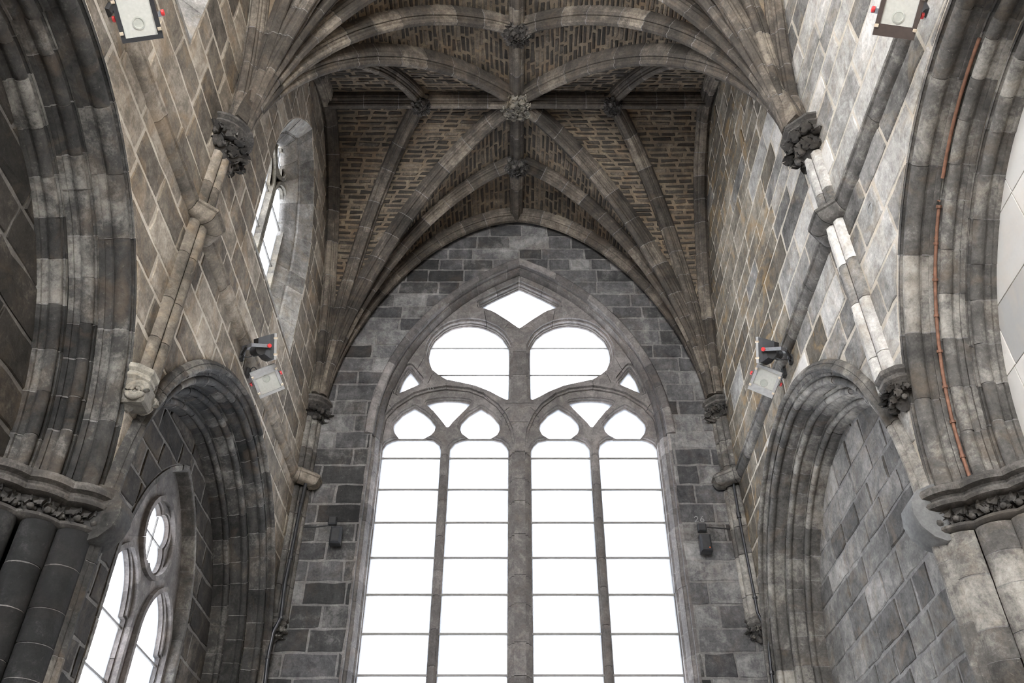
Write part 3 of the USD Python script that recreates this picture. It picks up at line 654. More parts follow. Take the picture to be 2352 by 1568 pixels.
for lb, a, b in (('level ridge rib from the topmost boss out of the picture', (0, YN), (0, YB1 - 0.14)), ('level ridge rib between the topmost and the central boss', (0, YB1 + 0.14), (0, YM - 0.2)), ('level ridge rib between the central boss and the boss near the window', (0, YM + 0.2), (0, YB2 - 0.14)), ('short level ridge rib between the end wall and its boss', (0, YB2 + 0.14), (0, YE)),
                 ('level ridge rib from the left wall to the left side boss', (-3.36, YM), (-1.84, YM)), ('level ridge rib between the left side boss and the central boss', (-1.56, YM), (-0.2, YM)), ('level ridge rib between the central boss and the right side boss', (0.2, YM), (1.56, YM)), ('level ridge rib from the right side boss to the right wall', (1.84, YM), (3.36, YM))):
    n += 1; rib(lb, level(a, b), 'ridge ribs', n)
# webs of thin bricks
ce = thing('ceiling', 'rib vault of thin dark bricks in thick mortar', 'ceiling', kind='structure')
cells = []
def web(cA, cB):
    P = lambda t, w: (1 - w)[..., None] * np.stack([np.interp(t, np.linspace(0, 1, len(cA)), cA[:, k]) for k in range(3)], -1) + w[..., None] * np.stack([np.interp(t, np.linspace(0, 1, len(cB)), cB[:, k]) for k in range(3)], -1)
    return P
def web_mesh(P, thick=0.12, nt=36, nw=5):
    t, w = np.meshgrid(np.linspace(0, 1, nt), np.linspace(-0.02, 1.02, nw), indexing='ij')
    v = P(t, w); dt = P(np.minimum(t + 0.01, 1), w) - P(np.maximum(t - 0.01, 0), w); dw = P(t, w * 0 + 1) - P(t, w * 0)
    nn = np.cross(dt, dw); nn /= np.linalg.norm(nn, axis=-1, keepdims=True) + 1e-9; nn *= np.sign(nn[..., 2:] + 1e-6)
    a, b = v.reshape(-1, 3), (v + nn * thick).reshape(-1, 3); N = len(a); f = []
    for i in range(nt - 1):
        for j in range(nw - 1):
            q = (i * nw + j, i * nw + j + 1, (i + 1) * nw + j + 1, (i + 1) * nw + j)
            f += [(q[0], q[1], q[2]), (q[0], q[2], q[3]), (N + q[0], N + q[2], N + q[1]), (N + q[0], N + q[3], N + q[2])]
    return np.vstack([a, b]), np.array(f)
brick_rows = []
def web_bricks(P, g, wb):
    tt = np.linspace(0, 1, 400); mid = P(tt, np.full(400, 0.5)); L = np.concatenate([[0], np.cumsum(np.linalg.norm(np.diff(mid, axis=0), axis=1))])
    c = 0.098; rows = int(L[-1] / c); jt, jl = 0.043, 0.055; k = 0
    for i in range(rows):
        a, b = np.interp([i * c + jt / 2 + g.normal(0, 0.004), (i + 1) * c - jt / 2 + g.normal(0, 0.004)], L, tt)
        wd = np.linalg.norm(P(np.array([(a + b) / 2]), np.array([1.0]))[0] - P(np.array([(a + b) / 2]), np.array([0.0]))[0])
        if wd < 0.3: continue
        m0 = 0.09 / wd; x = m0 + g.uniform(-0.25, 0) / wd
        while x < 1 - m0:
            l = g.uniform(0.15, 0.38) / wd; w0, w1 = max(x, m0), min(x + l, 1 - m0)
            if (w1 - w0) * wd > 0.07:
                sk = 0.0
                T = np.array([a, a, b, b]); Wd = np.array([w0, w1, w1, w0]); q = P(T, Wd) + g.normal(0, 0.007, (4, 3))
                if seen(q, 60):
                    nn = unit(np.cross(q[1] - q[0], q[3] - q[0])); nn = nn if nn[2] < 0 else -nn
                    ctr = q.mean(0); inn = ctr + (q - ctr) * np.array([0.86]) + nn * (0.012 + abs(g.normal(0, 0.004)))
                    v = np.vstack([q - nn * 0.02, q + nn * 0.003, inn])
                    f = np.vstack([[(r + e, r + (e + 1) % 4, r + 4 + (e + 1) % 4) for e in range(4)] + [(r + e, r + 4 + (e + 1) % 4, r + 4 + e) for e in range(4)] for r in (0, 4)] + [[(8, 9, 10), (8, 10, 11)]])
                    brick_rows.append((px_area(q), v, f, float(np.clip(g.beta(0.9, 1.3), 0, 1)), wb))
            x += l + jl / wd
gb = np.random.default_rng(99)
for s in (1, -1):
    for yS, yM, yT, fine in ((YE - 0.06, YM, YE, True), (YN, YM, YN, True), (YN, YM1, YN, False), (0.96, YM1, 0.96, False)):
        cs = []
        for what, S, T in targets(s, yS, yM, yT):
            S, T = np.array(S, float), np.array(T, float)
            if what == 'wall rib': S[0] = T[0] = s * 3.56
            if what == 'end' and yT == YE: S[1] = T[1] = D + 0.06
            cs.append(rib_curve(S, T, 120, lift=0.27))
        for A_, B_ in zip(cs[:-1], cs[1:]):
            P = web(A_, B_); wb = put(ce, 'vault_web', web_mesh(P), M['vault_mortar'], 0.5, smooth=True)
            if fine: web_bricks(P, gb, wb)
brick_rows.sort(key=lambda r: -r[0])
for a, v, f, t, wb in brick_rows[:300]: put(wb, 'brick', (v, f), M['brick'], t)
if len(brick_rows) > 300:
    put(ce, 'brickwork', join([(v, f) for a, v, f, t, wb in brick_rows[300:]]), M['brick'], np.concatenate([np.full(len(v), t) for a, v, f, t, wb in brick_rows[300:]]), kind='stuff')
# bosses
def boss(label, x, y, r, mt, seed):
    o = thing('boss', label, 'boss', 'carved vault bosses', loc=(x, y, ZR + 0.02))
    v, f = blob(r * 0.82, seed, 0.16, 3.5, 3, (1, 1, 0.8)); co = put(o, 'core', (v, f), mt, 0.25, smooth=True)
    g = np.random.default_rng(seed)
    for k in range(22):
        a = k * 2.399; e = math.radians(-84 + 92 * (k / 21)); d3 = np.array([math.cos(e) * math.cos(a), math.cos(e) * math.sin(a), math.sin(e)])
        tg = unit(np.cross(d3, g.normal(size=3))); p = d3 * r * np.array([0.80, 0.80, 0.66])
        put(co, 'leaf', place(leaf(r * 0.55, r * 0.42, 1.2, seed + k, r * 0.06), tg, None or d3, d3, p - tg * r * 0.22), mt, float(g.uniform(0.2, 0.8)), smooth=True)
boss('large pale leafy boss where the ribs cross at the vault centre', 0.0, YM, 0.27, M['pale_carved'], 1)
boss('dark leafy boss on the ridge at the picture top', 0.0, YB1, 0.23, M['carved'], 40)
boss('dark leafy boss on the ridge nearest the end window', 0.0, YB2, 0.23, M['carved'], 80)
boss('leafy boss on the cross ridge near the left wall', -1.70, YM, 0.19, M['carved'], 120)
boss('leafy boss on the cross ridge near the right wall', 1.70, YM, 0.19, M['carved'], 160)

# ------------------------------------------------------------------ end window
YG = D + 0.42                                            # glass plane
xz = lambda pts, Y=YG: [tuple(at_y(u, v, Y)[[0, 2]]) for u, v in pts]
def both(pts, Y=YG):
    """An opening measured on the left half, and its mirror image about the window's axis."""
    p = np.array(xz(pts, Y)); q = p.copy(); q[:, 0] = 2 * WX0 - q[:, 0]
    return [Polygon(p).buffer(0), Polygon(q[::-1]).buffer(0)]
def smooth_poly(p, r=0.02): return p.buffer(-r).buffer(2 * r).buffer(-r)
half = np.array(xz([(1190, 668), (1143, 690.7), (1106.8, 709.2), (1130, 716), (1141.5, 722), (1167.3, 738.3), (1191, 756)]))
half[0, 0] = half[-1, 0] = WX0
diamond = Polygon(list(map(tuple, half)) + [(2 * WX0 - x, z) for x, z in half[::-1][1:-1]]).buffer(0)
drops = both([(995.3, 797.3), (1001, 787), (1010.6, 778.7), (1023, 768), (1038, 760), (1059, 754.5), (1081.7, 752.9), (1100, 755), (1114, 758.5), (1136.7, 769), (1152.8, 782), (1162.5, 796.5), (1167.3, 806), (1168, 832), (1166.5, 921), (1151, 913.7), (1127, 900.8), (1094.6, 887.9), (1062.3, 880.6), (1026.8, 873.3), (1010.6, 863.6), (994.5, 850.7), (988, 834.5), (987.2, 822.3), (991, 804.6)])
tris = both([(942.8, 858), (953, 871), (963.8, 884.6), (939.6, 895), (917.7, 904.8), (929.9, 876.5)])
inv = both([(982.4, 931.5), (1005.8, 926.6), (1030, 925), (1054.3, 925.8), (1078.5, 929.9), (1054.3, 954), (1038, 970), (1028.4, 982.4), (1013.9, 963.8), (997.7, 944.4)])
spadeL = both([(952.5, 942), (973.5, 954), (987, 966), (999.3, 981.5), (996.1, 991.2), (988, 1000), (976.7, 1005.8), (971.9, 1008.2), (918.5, 1008.2), (908, 994.5), (906.4, 984.8), (908, 976.7), (926.6, 957.3)])
spadeR = both([(1105.1, 942.8), (1127, 957.3), (1144.7, 976.7), (1146.3, 988), (1139.9, 999.3), (1125.3, 1008.2), (1078.5, 1008.2), (1062.3, 996), (1058.3, 986.4), (1062.3, 975.1), (1078.5, 959)])
ZSILL = 2.4
def light(head, xl, xr):
    p = np.array(xz(head)); p = [(xl, ZSILL)] + [(min(max(x, xl), xr), z) for x, z in p] + [(xr, ZSILL)]
    a = Polygon(p).buffer(0); return [a, Polygon([(2 * WX0 - x, z) for x, z in p][::-1]).buffer(0)]
xg = lambda u, v: float(at_y(u, v, YG)[0])
lights1 = light([(881.4, 1034.9), (889.5, 1023.6), (904, 1016.3), (920.2, 1013.5), (976.7, 1013.5), (994.5, 1015.5), (1007.4, 1025.2), (1012.3, 1036.5)], xg(879.3, 1055), xg(1009.5, 1055))
lights2 = light([(1035.7, 1034.9), (1046, 1022), (1062.3, 1015.5), (1076.9, 1013.9), (1127, 1013.9), (1151, 1018.7), (1160.9, 1028.4), (1165.7, 1038)], xg(1034.5, 1055), xg(1166.0, 1055))
pair = both([(863.6, 1010.7), (875, 994.5), (889.5, 968.7), (912, 944.4), (952.5, 918.6), (981.6, 909.7), (1026.8, 902.4), (1078.5, 908), (1110.8, 920.2), (1141.5, 942.8), (1159.3, 965.4), (1173.8, 997.7), (1177.9, 1026.8), (1176, 1200), (864, 1100)])
pair = [unary_union([p, box(p.bounds[0] + 0.0, ZSILL - 0.2, p.bounds[2], float(at_y(1187, 1030, YG)[2]))]) for p in pair]
minor = [smooth_poly(p, 0.012) for p in inv + spadeL + spadeR] + lights1 + lights2
major = [diamond] + [smooth_poly(p) for p in drops] + tris
full = pointed(WX0, WA, WC, WZS, ZSILL - 0.1, 0.24, 40)
holes = unary_union(minor + major)
from shapely.affinity import translate
base = full.difference(holes)
mn, mj = unary_union(minor), unary_union(major)
pr = unary_union(pair)
mjb = unary_union([mj.buffer(0.05), translate(mj.buffer(0.05), 0, -0.05)])
layers = [(0.03, 0.11, base), (-0.03, 0.03, full.difference(mn.buffer(0.018)).difference(mj.buffer(0.015))), (-0.07, -0.03, full.difference(mn.buffer(0.04)).difference(mj.buffer(0.03))),
          (-0.10, -0.07, full.difference(mn.buffer(0.062)).difference(mjb)), (-0.14, -0.10, full.difference(pr.buffer(-0.01)).difference(mjb)),
          (-0.20, -0.14, full.difference(pr.buffer(0.03)).difference(unary_union([mj.buffer(0.085), translate(mj.buffer(0.085), 0, -0.10)])))]
jl = [[(1190, 600), (1190, 680)], [(1122, 646), (1145, 690)], [(1050, 684), (1065, 706)], [(1018, 710), (1030, 745)], [(966, 770), (984, 790)], [(923, 800), (945, 830)], [(958, 868), (975, 838)], [(985, 895), (1000, 862)], [(1026, 905), (1028, 868)], [(1112, 725), (1120, 765)], [(1160, 768), (1180, 745)],
      [(893, 940), (906, 955)], [(865, 890), (915, 918)], [(1000, 950), (990, 967)], [(1062, 945), (1048, 960)], [(1150, 965), (1170, 950)], [(1110, 915), (1125, 930)]]
lines = []
for l in jl:
    p = np.array(xz(l)); lines += [LineString(p), LineString([(2 * WX0 - x, z) for x, z in p])]
gm = np.random.default_rng(3)
for xm, wd in ((xg(1022, 1055), 0.3), (2 * WX0 - xg(1022, 1055), 0.3), (WX0, 0.5), (full.bounds[0] + 0.05, 0.3), (full.bounds[2] - 0.05, 0.3)):
    z = 9.5 if wd < 0.4 else 12.2
    while z > 3:
        lines.append(LineString([(xm - wd / 2, z), (xm + wd / 2, z)])); z -= gm.uniform(0.38, 0.7)
lines += [LineString([(full.bounds[0] - 1, 9.5), (full.bounds[2] + 1, 9.5)])]
cut = unary_union([l.buffer(0.005, cap_style=2) for l in lines])
w1 = thing('window_1', 'great pointed end window of four tall lights under stone tracery', 'window', kind='structure')
solid = unary_union([g for _, _, g in layers])
cells_ = [p for p in pieces(solid.difference(cut)) if p.area > 0.002]
for p in cells_:
    pp = p.buffer(0.001); parts_ = []
    for d0, d1, g in layers:
        q = g.intersection(p.buffer(0.0055) if d0 >= -0.03 else pp)
        q = unary_union([x for x in pieces(q) if x.area > 2e-5]) if pieces(q) else q
        if pieces(q): parts_.append(plate(q.simplify(0.002), d0 + 0.42, d1 + 0.42, end3))
    if parts_:
        v, f = join(parts_)
        if seen(v, 150): put(w1, 'tracery_stone', (v, f), M['tracery'], float(gm.uniform(0.25, 0.75)))
zb = [float(at_y(1187, v, YG - 0.03)[2]) for v in (1053, 1124.5, 1200.6, 1281, 1366, 1456, 1551)]
while zb[-1] > 2.9: zb.append(zb[-1] - 0.62)
zc = float(at_y(1187, 1011, YG - 0.03)[2])
def bar(x0, x1, z, r=0.017): put(w1, 'glazing_bar', cbox((x0, YG - 0.045, z - r), (x1, YG - 0.012, z + r), 0.005), M['lead'])
for L in lights1 + lights2:
    x0, _, x1, zt = L.bounds
    for z in zb: bar(x0 - 0.03, x1 + 0.03, z)
    bar((x0 + x1) / 2 - 0.24, (x0 + x1) / 2 + 0.24, zc, 0.015)
    zz = [zt + 0.02] + zb + [ZSILL]
    for a, b in zip(zz[:-1], zz[1:]):
        q = box(x0 - 0.02, b, x1 + 0.02, a).intersection(L.buffer(0.02))
        for g in pieces(q): put(w1, 'pane', plate(g, 0.42, 0.428, end3), M['pane'])
zd = [float(at_y(1187, v, YG - 0.03)[2]) for v in (800.5, 862)]
for L in drops:
    Ls = L.buffer(0.02); x0, z0, x1, z1 = Ls.bounds
    for z in zd:
        b = Ls.intersection(LineString([(x0 - 1, z), (x1 + 1, z)])).bounds; bar(b[0], b[2], z, 0.009)
    for a, b in zip([z1] + zd, zd + [z0]):
        for g in pieces(box(x0, b, x1, a).intersection(Ls)): put(w1, 'pane', plate(g, 0.42, 0.428, end3), M['pane'])
for L in [diamond] + tris + inv + spadeL + spadeR: put(w1, 'pane', plate(L.buffer(0.02), 0.42, 0.428, end3), M['pane'])
put(w1, 'sill', cbox((WX0 - WA, D - 0.05, 1.7), (WX0 + WA, D + 0.9, ZSILL), 0.03), M['end'], 0.5)
wa = thing('window_arch', 'pointed hood and splayed moulded jambs around the great end window', 'arch')
A = Arch(WX0, WA, WC, WZS, end3)
LAB = np.array([(-0.01, 0.05), (0.0, -0.015), (0.02, -0.04), (0.05, -0.05), (0.115, -0.03), (0.135, -0.025), (0.15, 0.0), (0.15, 0.05)])
JIN = [(0.16, 0.035), (0.15, 0.06), (0.155, 0.09), (0.175, 0.105), (0.19, 0.10), (0.235, 0.20), (0.235, 0.235), (0.222, 0.25), (0.235, 0.275), (0.26, 0.29), (0.262, 0.33), (0.262, 0.62), (0.03, 0.62)]
JA = np.array([(0.03, 0.0), (0.155, 0.0)] + JIN); JJ = np.array([(0.09, 0.0), (0.135, 0.0), (0.14, 0.02), (0.13, 0.045), (0.14, 0.085)] + JIN[3:-1] + [(0.09, 0.62)])
for side in (1, -1):
    A.stones(wa, side, LAB, None, (0.4, 0.7), M['tracery'], 'hood_stone', seed=300 + side, tones=(0.0, 0.9))
    A.stones(wa, side, JA, None, (0.5, 0.9), M['tracery'], 'voussoir', seed=310 + side, tones=(0.1, 0.6))
    A.stones(wa, side, JJ, 6.6, (0.5, 0.9), M['tracery'], 'jamb_stone', arc=False, seed=320 + side, jamb_piece=(0.28, 0.36), tones=(0.2, 0.9))

# ------------------------------------------------------------------ windows in the left wall
def circle(y, z, r): return Point(y, z).buffer(r, 24)
def two_light(name, label, q, dg, dfront, reveal, half_in, zhead, mull, barz, seed, oc=None, oculus_r=0.44, see=200):
    """A two-light window in the left wall; depths are counted from the wall's face."""
    o = thing(name, label, 'window', kind='structure')
    A = Arch(q['c0'], q['a'], q['c'], q['zs'], left3); c0 = q['c0']
    for side in (1, -1):
        for k, pf in enumerate(reveal):
            A.stones(o, side, pf, q['zs'] - q['z0'], (0.3, 0.5), M['arch'] if dg > 0.7 else M['right'], 'reveal_stone', seed=seed + k + 5 * side, jamb_piece=(0.26, 0.42), long_below=2.5, tones=(0.25, 0.8))
    full = pointed(c0, half_in + 0.06, q['c'] * 0.9, q['zs'], q['z0'], 0.0, 30)
    lw = half_in - mull / 2 - 0.05; hs = []
    for e in (-1, 1):
        y = c0 + e * (mull / 2 + lw / 2)
        h = unary_union([box(y - lw / 2, q['z0'] + 0.05, y + lw / 2, zhead - lw * 0.55), circle(y, zhead - lw * 0.52, lw * 0.40), pointed(y, lw * 0.38, lw * 0.3, zhead - lw * 0.48, zhead - lw * 0.9, 0.0, 12)])
        hs.append(h.buffer(0.0))
    oz = zhead + oculus_r * 1.28 if oc is None else oc
    k = oculus_r * 0.36
    quat = unary_union([circle(c0 + a * k, oz + b * k, oculus_r * 0.43) for a in (-1, 1) for b in (-1, 1)] + [circle(c0, oz, oculus_r * 0.33)])
    ring = circle(c0, oz, oculus_r * 1.12)
    holes = unary_union(hs + [quat])
    arches = unary_union([pointed(c0 + e * (mull / 2 + lw / 2), lw / 2 + 0.015, lw * 0.25, zhead - lw * 0.55, q['z0'], 0.0, 16) for e in (-1, 1)] + [circle(c0, oz, oculus_r * 1.0)])
    lay = [(dg + 0.012, dg + 0.03, full.difference(holes)), (dg - 0.05, dg + 0.012, full.difference(holes.buffer(0.015))), (dfront + 0.05, dg - 0.05, full.difference(holes.buffer(0.035))), (dfront, dfront + 0.05, full.intersection(unary_union([p.buffer(0.06) for p in pieces(arches)])).difference(arches))]
    jl = [LineString([(c0 - 2, zz), (c0 + 2, zz)]) for zz in np.arange(q['z0'] + 0.4, zhead - lw * 0.6, 0.85)] + [LineString([(c0 - 2, zhead - lw * 0.62), (c0 + 2, zhead - lw * 0.62)])]
    jl += [LineString([(c0, oz), (c0 + 1.5 * math.cos(t), oz + 1.5 * math.sin(t))]) for t in np.radians([15, 75, 130, 170, 205, 250, 290, 335])]
    cutl = unary_union([l.buffer(0.0012) for l in jl])
    for p in pieces(full.difference(cutl)):
        pt = []
        for d0, d1, g in lay:
            gp = g.intersection(p.buffer(0.0045) if d1 > dg - 0.02 else p); x = unary_union([z for z in pieces(gp) if z.area > 1e-4]) if pieces(gp) else None
            if x is not None and pieces(x): pt.append(plate(x.simplify(0.003), d0, d1, left3))
        if pt:
            v, f = join(pt)
            if seen(v, see): put(o, 'tracery_stone', (v, f), M['tracery'] if dg > 0.7 else M['pale_carved'], float(rng.uniform(0.4, 0.9)))
    for h in hs:
        b = h.bounds; zs_ = [b[3] + 0.02] + [z for z in barz if b[1] < z < b[3]] + [b[1]]
        for u, w in zip(zs_[:-1], zs_[1:]):
            for g in pieces(h.buffer(0.01).intersection(box(b[0] - 1, w, b[2] + 1, u))): put(o, 'pane', plate(g, dg, dg + 0.008, left3), M['pane'])
        for z in zs_[1:-1]:
            lo, hi = left3(np.array([b[0] - 0.03]), np.array([z - 0.014]), np.array([dg - 0.04]))[0], left3(np.array([b[2] + 0.03]), np.array([z + 0.014]), np.array([dg - 0.012]))[0]
            put(o, 'glazing_bar', cbox(lo, hi, 0.004), M['lead'])
    put(o, 'pane', plate(quat.buffer(0.01), dg, dg + 0.008, left3), M['pane'])
    R = oculus_r
    put(o, 'glazing_bar', boxm(left3(np.array([c0 - R * 0.62]), np.array([oz - 0.010]), np.array([dg - 0.03]))[0], left3(np.array([c0 + R * 0.62]), np.array([oz + 0.010]), np.array([dg - 0.01]))[0]), M['lead'])
    put(o, 'glazing_bar', boxm(left3(np.array([c0 - 0.010]), np.array([oz - R * 0.62]), np.array([dg - 0.03]))[0], left3(np.array([c0 + 0.010]), np.array([oz + R * 0.62]), np.array([dg - 0.01]))[0]), M['lead'])
    return o
RV1 = [np.array([(-0.005, REC + 0.02), (0.0, REC - 0.012), (0.06, REC - 0.012), (0.075, REC + 0.01), (0.075, REC + 0.26), (-0.005, REC + 0.26)])]
two_light('window_2', 'two-light window with a four-lobed round opening inside the left recess', LWIN, REC + 0.23, REC + 0.10, RV1, 1.10, 5.86, 0.30, (5.28, 4.70, 4.12, 3.54), 400, oc=6.44)
RV2 = [np.array([(-0.005, 0.02), (0.0, 0.0), (0.20, 0.19), (0.20, 0.34), (-0.005, 0.34)]), np.array([(0.205, 0.225), (0.225, 0.245), (0.24, 0.24), (0.37, 0.37), (0.385, 0.40), (0.40, 0.43), (0.40, 0.52), (0.205, 0.52)])]
for nm, lb, q in (('window_3', 'tall two-light clerestory window with splayed reveal high in the left wall', CLER), ('window_4', 'clerestory window of which only the sunlit reveal shows at the picture top', CLER1)):
    o = two_light(nm, lb, q, 0.47, 0.37, RV2, 0.84, 12.75, 0.17, (12.25, 11.45, 10.7), 450, oc=13.12, oculus_r=0.30)
    sl = np.array([(-0.01, -0.05), (-0.01, 0.0), (0.40, 0.18), (0.52, 0.18), (0.52, -0.05)])
    rings = [np.array([[-(W + d), y, q['z0'] + z] for d, z in sl]) for y in (q['c0'] - q['a'], q['c0'] + q['a'])]
    put(o, 'sill', loft(rings, True, sl), M['right'], 0.6)

# ------------------------------------------------------------------ floodlights
def aim(pos, normal, up):
    z = unit(normal); x = unit(np.cross(up, z)); y = np.cross(z, x); m = np.eye(4); m[:3, 0], m[:3, 1], m[:3, 2], m[:3, 3] = x, y, z, pos; return m
def flood(label, pos, normal, up, mount, spin_finned=True, w=0.20, h=0.20, glass_off=0.0, body='black'):
    m = aim(pos, normal, up); o = thing('floodlight', label, 'floodlight', 'wall floodlights', mat4=m)
    def hull(a): return vf(trimesh.convex.convex_hull(np.array(a)))
    put(o, 'housing', hull([(sx * w * 0.97, sy * h * 0.97, -0.012) for sx in (-1, 1) for sy in (-1, 1)] + [(sx * w * 0.9, sy * h * 0.9, -0.06) for sx in (-1, 1) for sy in (-1, 1)] + [(sx * w * 0.55, sy * h * 0.45 + 0.03, -0.19) for sx in (-1, 1) for sy in (-1, 1)]), M[body.split('_big')[0]])
    fr = box(-w, -h, w, h).difference(box(-w + 0.035, -h + 0.035 + glass_off, w - 0.035, h - 0.035))
    idf = lambda a, b, d: np.stack([a, b, d + 0 * a], -1)
    bz = put(o, 'bezel', plate(fr, -0.012, 0.018, idf), M['grey_paint'] if body == 'black' else M[body.split('_big')[0]], label='metal frame around the glass')
    gw0, gh0, gh1 = w - 0.033, -h + 0.033 + glass_off, h - 0.033
    rf = put(o, 'reflector', hull([(sx * gw0, y, 0.001) for sx in (-1, 1) for y in (gh0, gh1)] + [(sx * gw0, y, -0.006) for sx in (-1, 1) for y in (gh0, gh1)]), M['reflector'], label='pale hammered reflector')
    t = np.linspace(0, 2 * np.pi, 25)[:-1]
    put(rf, 'lamp_socket', loft([np.stack([r * np.cos(t) + 0.0, r * np.sin(t) + gh0 * 0.35, np.full(24, z)], 1) for r, z in ((0.052, 0.0), (0.052, 0.006), (0.040, 0.008), (0.036, 0.004))]), M['lamp'], smooth=30)
    put(o, 'glass', plate(box(-gw0, gh0, gw0, gh1), 0.010, 0.014, idf), M['lens'])
    for sx in (-1, 1):
        for sy in (-0.62, 0.62):
            put(bz, 'clip', cbox((sx * (w - 0.012) - 0.016, sy * h - 0.014, -0.02), (sx * (w - 0.012) + 0.016, sy * h + 0.014, 0.030), 0.004), M['clip'])
        ba = put(o, 'bracket_arm', join([cbox((sx * (w + 0.012), -0.022, -0.30), (sx * (w + 0.018), 0.022, -0.06), 0.002), cbox((sx * 0.02, -0.022, -0.306), (sx * (w + 0.018), 0.022, -0.30), 0.002)]), M['steel'])
        put(ba, 'knob', loft([np.stack([np.full(24, sx * (w + x)), r * np.cos(t), r * np.sin(t) - 0.085], 1) for x, r in ((0.019, 0.020), (0.022, 0.026), (0.042, 0.026), (0.046, 0.020))]), M['red'], smooth=30)
    if spin_finned:
        for k in range(5):
            put(o, 'cooling_fin', loft([np.stack([np.full(24, x), 0.072 * np.cos(t) - h * 0.25, 0.065 * np.sin(t) - 0.165], 1) for x in (-0.13 + 0.054 * k, -0.085 + 0.054 * k)]), M['dark_metal'], smooth=30)
    # stem from the bracket back to the wall
    inv = np.linalg.inv(m); a = (inv @ np.array([*mount, 1.0]))[:3]
    put(o, 'wall_stem', tube(np.linspace([0, 0, -0.303], a, 6), 0.020, 8), M['dark_metal'])
    v, f = tube([a + (inv[:3, :3] @ np.array([0, 0, 0.06])), a, a - (inv[:3, :3] @ np.array([0, 0, 0.06]))], 0.045, 8); put(o, 'wall_plate', (v, f), M['dark_metal'])
    cb = np.array([[w * 0.3, -h * 0.4, -0.17], [w * 0.5, -h * 1.0, -0.24], [w * 0.3, -h * 0.7, -0.34], a]); tt = np.linspace(0, 1, 14)[:, None]
    put(o, 'cable', tube((1 - tt) ** 3 * cb[0] + 3 * (1 - tt) ** 2 * tt * cb[1] + 3 * (1 - tt) * tt ** 2 * cb[2] + tt ** 3 * cb[3], 0.006, 6), M['black'])
for s, nm in ((1, 'right'), (-1, 'left')):
    lo, hi = (at_x(1757, 874, 3.17), at_x(1750, 806, 3.12)) if s > 0 else (at_x(614, 874, -3.17), at_x(622, 798, -3.12))
    flood(f'black floodlight of the {nm} pair beside the window, lower one showing its glass', lo, (-s * 0.42, -0.50, -0.76), (0, -s, 0), (s * 3.49, lo[1] + 0.1, lo[2] + 0.2), False, 0.165, 0.185, 0.06)
    flood(f'black floodlight of the {nm} pair beside the window, upper one seen edge-on', hi, (-s * 0.80, 0.45, 0.30), (s * 0.2, -0.6, 0.7), (s * 3.49, hi[1] + 0.05, hi[2] - 0.1), True, 0.17, 0.165)
    flood(f'big floodlight at the top edge of the picture on the {nm} wall', at_x(2066, 28, 3.16) if s > 0 else at_x(314, 36, -3.16), (-s * 0.22, -0.50, -0.82), (0, -1, 0), (s * 3.49, 4.0, 8.55), False, 0.165, 0.20, 0.06 if s > 0 else 0.0, 'brown_metal' if s > 0 else 'black_big')

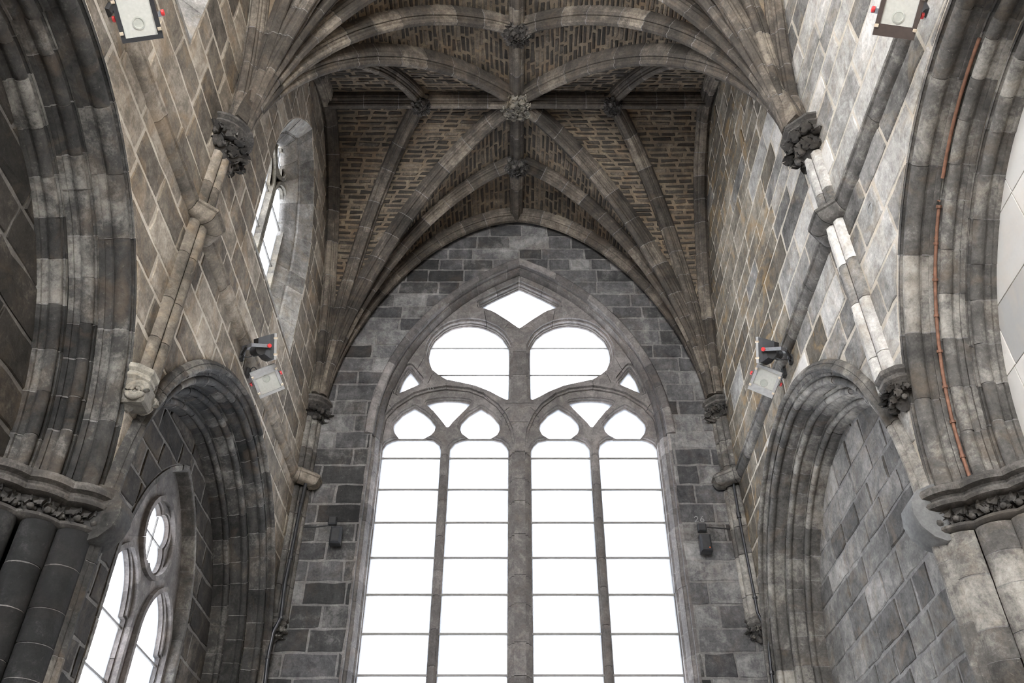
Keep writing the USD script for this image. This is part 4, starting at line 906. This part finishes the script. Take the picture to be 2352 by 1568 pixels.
# ------------------------------------------------------------------ speakers, boxes, cables, rod
for s, nm, (u, v) in ((1, 'right', (1620, 1250)), (-1, 'left', (772, 1232))):
    p = at_y(u, v, D - 0.14)
    o = thing('loudspeaker', f'small black loudspeaker on the end wall {nm} of the window', 'loudspeaker', 'loudspeakers beside the window', loc=p)
    put(o, 'cabinet', vf(trimesh.convex.convex_hull(np.array([(x, y, z) for x in (-0.085, 0.085) for y in (-0.06, 0.05) for z in (-0.14, 0.14)] + [(x, -0.09, z) for x in (-0.06, 0.06) for z in (-0.12, 0.12)]))), M['black'])
    put(o, 'grille', cbox((-0.055, -0.096, -0.105), (0.055, -0.089, 0.105), 0.004), M['dark_metal'])
    put(o, 'bracket', join([cbox((-0.02, 0.04, -0.03), (0.02, 0.15, 0.03), 0.004), cbox((-0.05, 0.12, -0.06), (0.05, 0.15, 0.06), 0.004)]), M['steel'])
    if s > 0: put(o, 'indicator', cbox((0.035, -0.099, -0.10), (0.05, -0.094, -0.085), 0.002), M['led'], label='small orange indicator lamp')
    q = at_y(*((1612, 1212) if s > 0 else (764, 1196)), D - 0.05)
    o = thing('junction_box', f'little black junction box above the {nm} loudspeaker', 'junction box', 'junction boxes', loc=q)
    put(o, 'box', cbox((-0.065, -0.035, -0.065), (0.065, 0.05, 0.065), 0.008), M['black']); put(o, 'lid', cbox((-0.055, -0.043, -0.055), (0.055, -0.034, 0.055), 0.005), M['dark_metal'])
    pts = [(1623, 1210), (1660, 1213), (1697, 1213)] if s > 0 else [(756, 1206), (725, 1210), (692, 1211)]
    c = thing('cable', f'thin horizontal cable from the {nm} junction box to the conduit', 'cable', 'thin cables')
    put(c, 'wire', tube([at_y(a, b, D - 0.012) for a, b in pts], 0.010, 6), M['dark_metal'])
    pts = [(1672, 1082), (1683, 1098), (1690, 1140), (1697, 1183), (1717, 1286), (1734, 1372), (1740, 1407), (1752, 1428), (1761, 1445), (1772, 1545), (1778, 1600)] if s > 0 else [(708, 1084), (711, 1095), (702, 1110), (692, 1152), (679, 1219), (667, 1280), (654, 1340), (645, 1418), (627, 1452), (615, 1510), (609, 1565), (606, 1600)]
    w_ = np.array([at_y(a, b, D - 0.27) for a, b in pts])
    c = thing('conduit', f'black conduit running down the end wall beside the {nm} corner shaft', 'conduit', 'black conduits')
    put(c, 'pipe', tube(w_, 0.028 if s < 0 else 0.020, 8), M['black'], smooth=True)
    for k in range(3, len(w_) - 1, 2): put(c, 'saddle', tube([w_[k] - (w_[k + 1] - w_[k]) * 0.06, w_[k] + (w_[k + 1] - w_[k]) * 0.06], 0.036, 8), M['dark_metal'])
rod = thing('conduit', 'rusty iron pipe following the big arch at the right edge', 'pipe')
A = Arch(Y1, ARCH['a'], ARCH['c'], ARCH['zs'], right3); pf = np.array([(0.265, 0.235)])
pts = np.array([A.ring(1, pf, x)[0] for x in np.concatenate([np.linspace(0.0, 0.60, 24)])])
put(rod, 'pipe', tube(np.vstack([pts[:1] + [0, 0, -0.02], pts]), 0.016, 8), M['rust'], smooth=True)
pts2 = np.array([A.ring(1, pf, x)[0] for x in np.linspace(0.66, 0.95, 12)]); put(rod, 'pipe', tube(pts2, 0.016, 8), M['rust'], smooth=True)
for k in range(2, 24, 3):
    d = unit(pts[k] - pts[k - 1]); put(rod, 'collar' if k % 2 else 'ring', tube([pts[k] - d * 0.012, pts[k] + d * 0.012], 0.026 if k % 2 else 0.023, 8), M['rust'])
    side = np.cross(d, [1, 0, 0]); put(rod, 'fixing', tube([pts[k] + d * 0.05, pts[k] + d * 0.05 + side * 0.03], 0.009, 6), M['rust'])

# ------------------------------------------------------------------ painted masons' marks (flat old paint on the stones)
def mark(text, pos, x, up, h, owner, label):
    m = meshkit.text_mesh(text, h, 0.002); v = np.asarray(m.vertices) - [m.bounds[:, 0].mean(), m.bounds[:, 1].mean(), 0]
    x = unit(x); up = unit(up); z = np.cross(x, up)
    put(owner, 'painted_mark', (v @ np.array([x, up, z]) + pos, np.asarray(m.faces)), M['paint_mark'], label=label)
mark('26', at_y(1606, 1192, D - 0.022), (1, 0, 0), (0, 0, 1), 0.10, o if False else '/World/wall_end', 'old painted number 26')
mark('8', at_y(1297, 721, YG - 0.205), (1, 0, -0.25), (0.25, 0, 1), 0.10, '/World/window_1', 'old painted number 8')
mark('10', at_y(988, 893, YG - 0.205), (1, 0, 0.2), (-0.2, 0, 1), 0.075, '/World/window_1', 'old painted number 10')
mark('G', at_x(1997, 478, W - 0.024), (0, -1, 0), (0, 0, 1), 0.14, '/World/wall_right', 'old painted letter G')
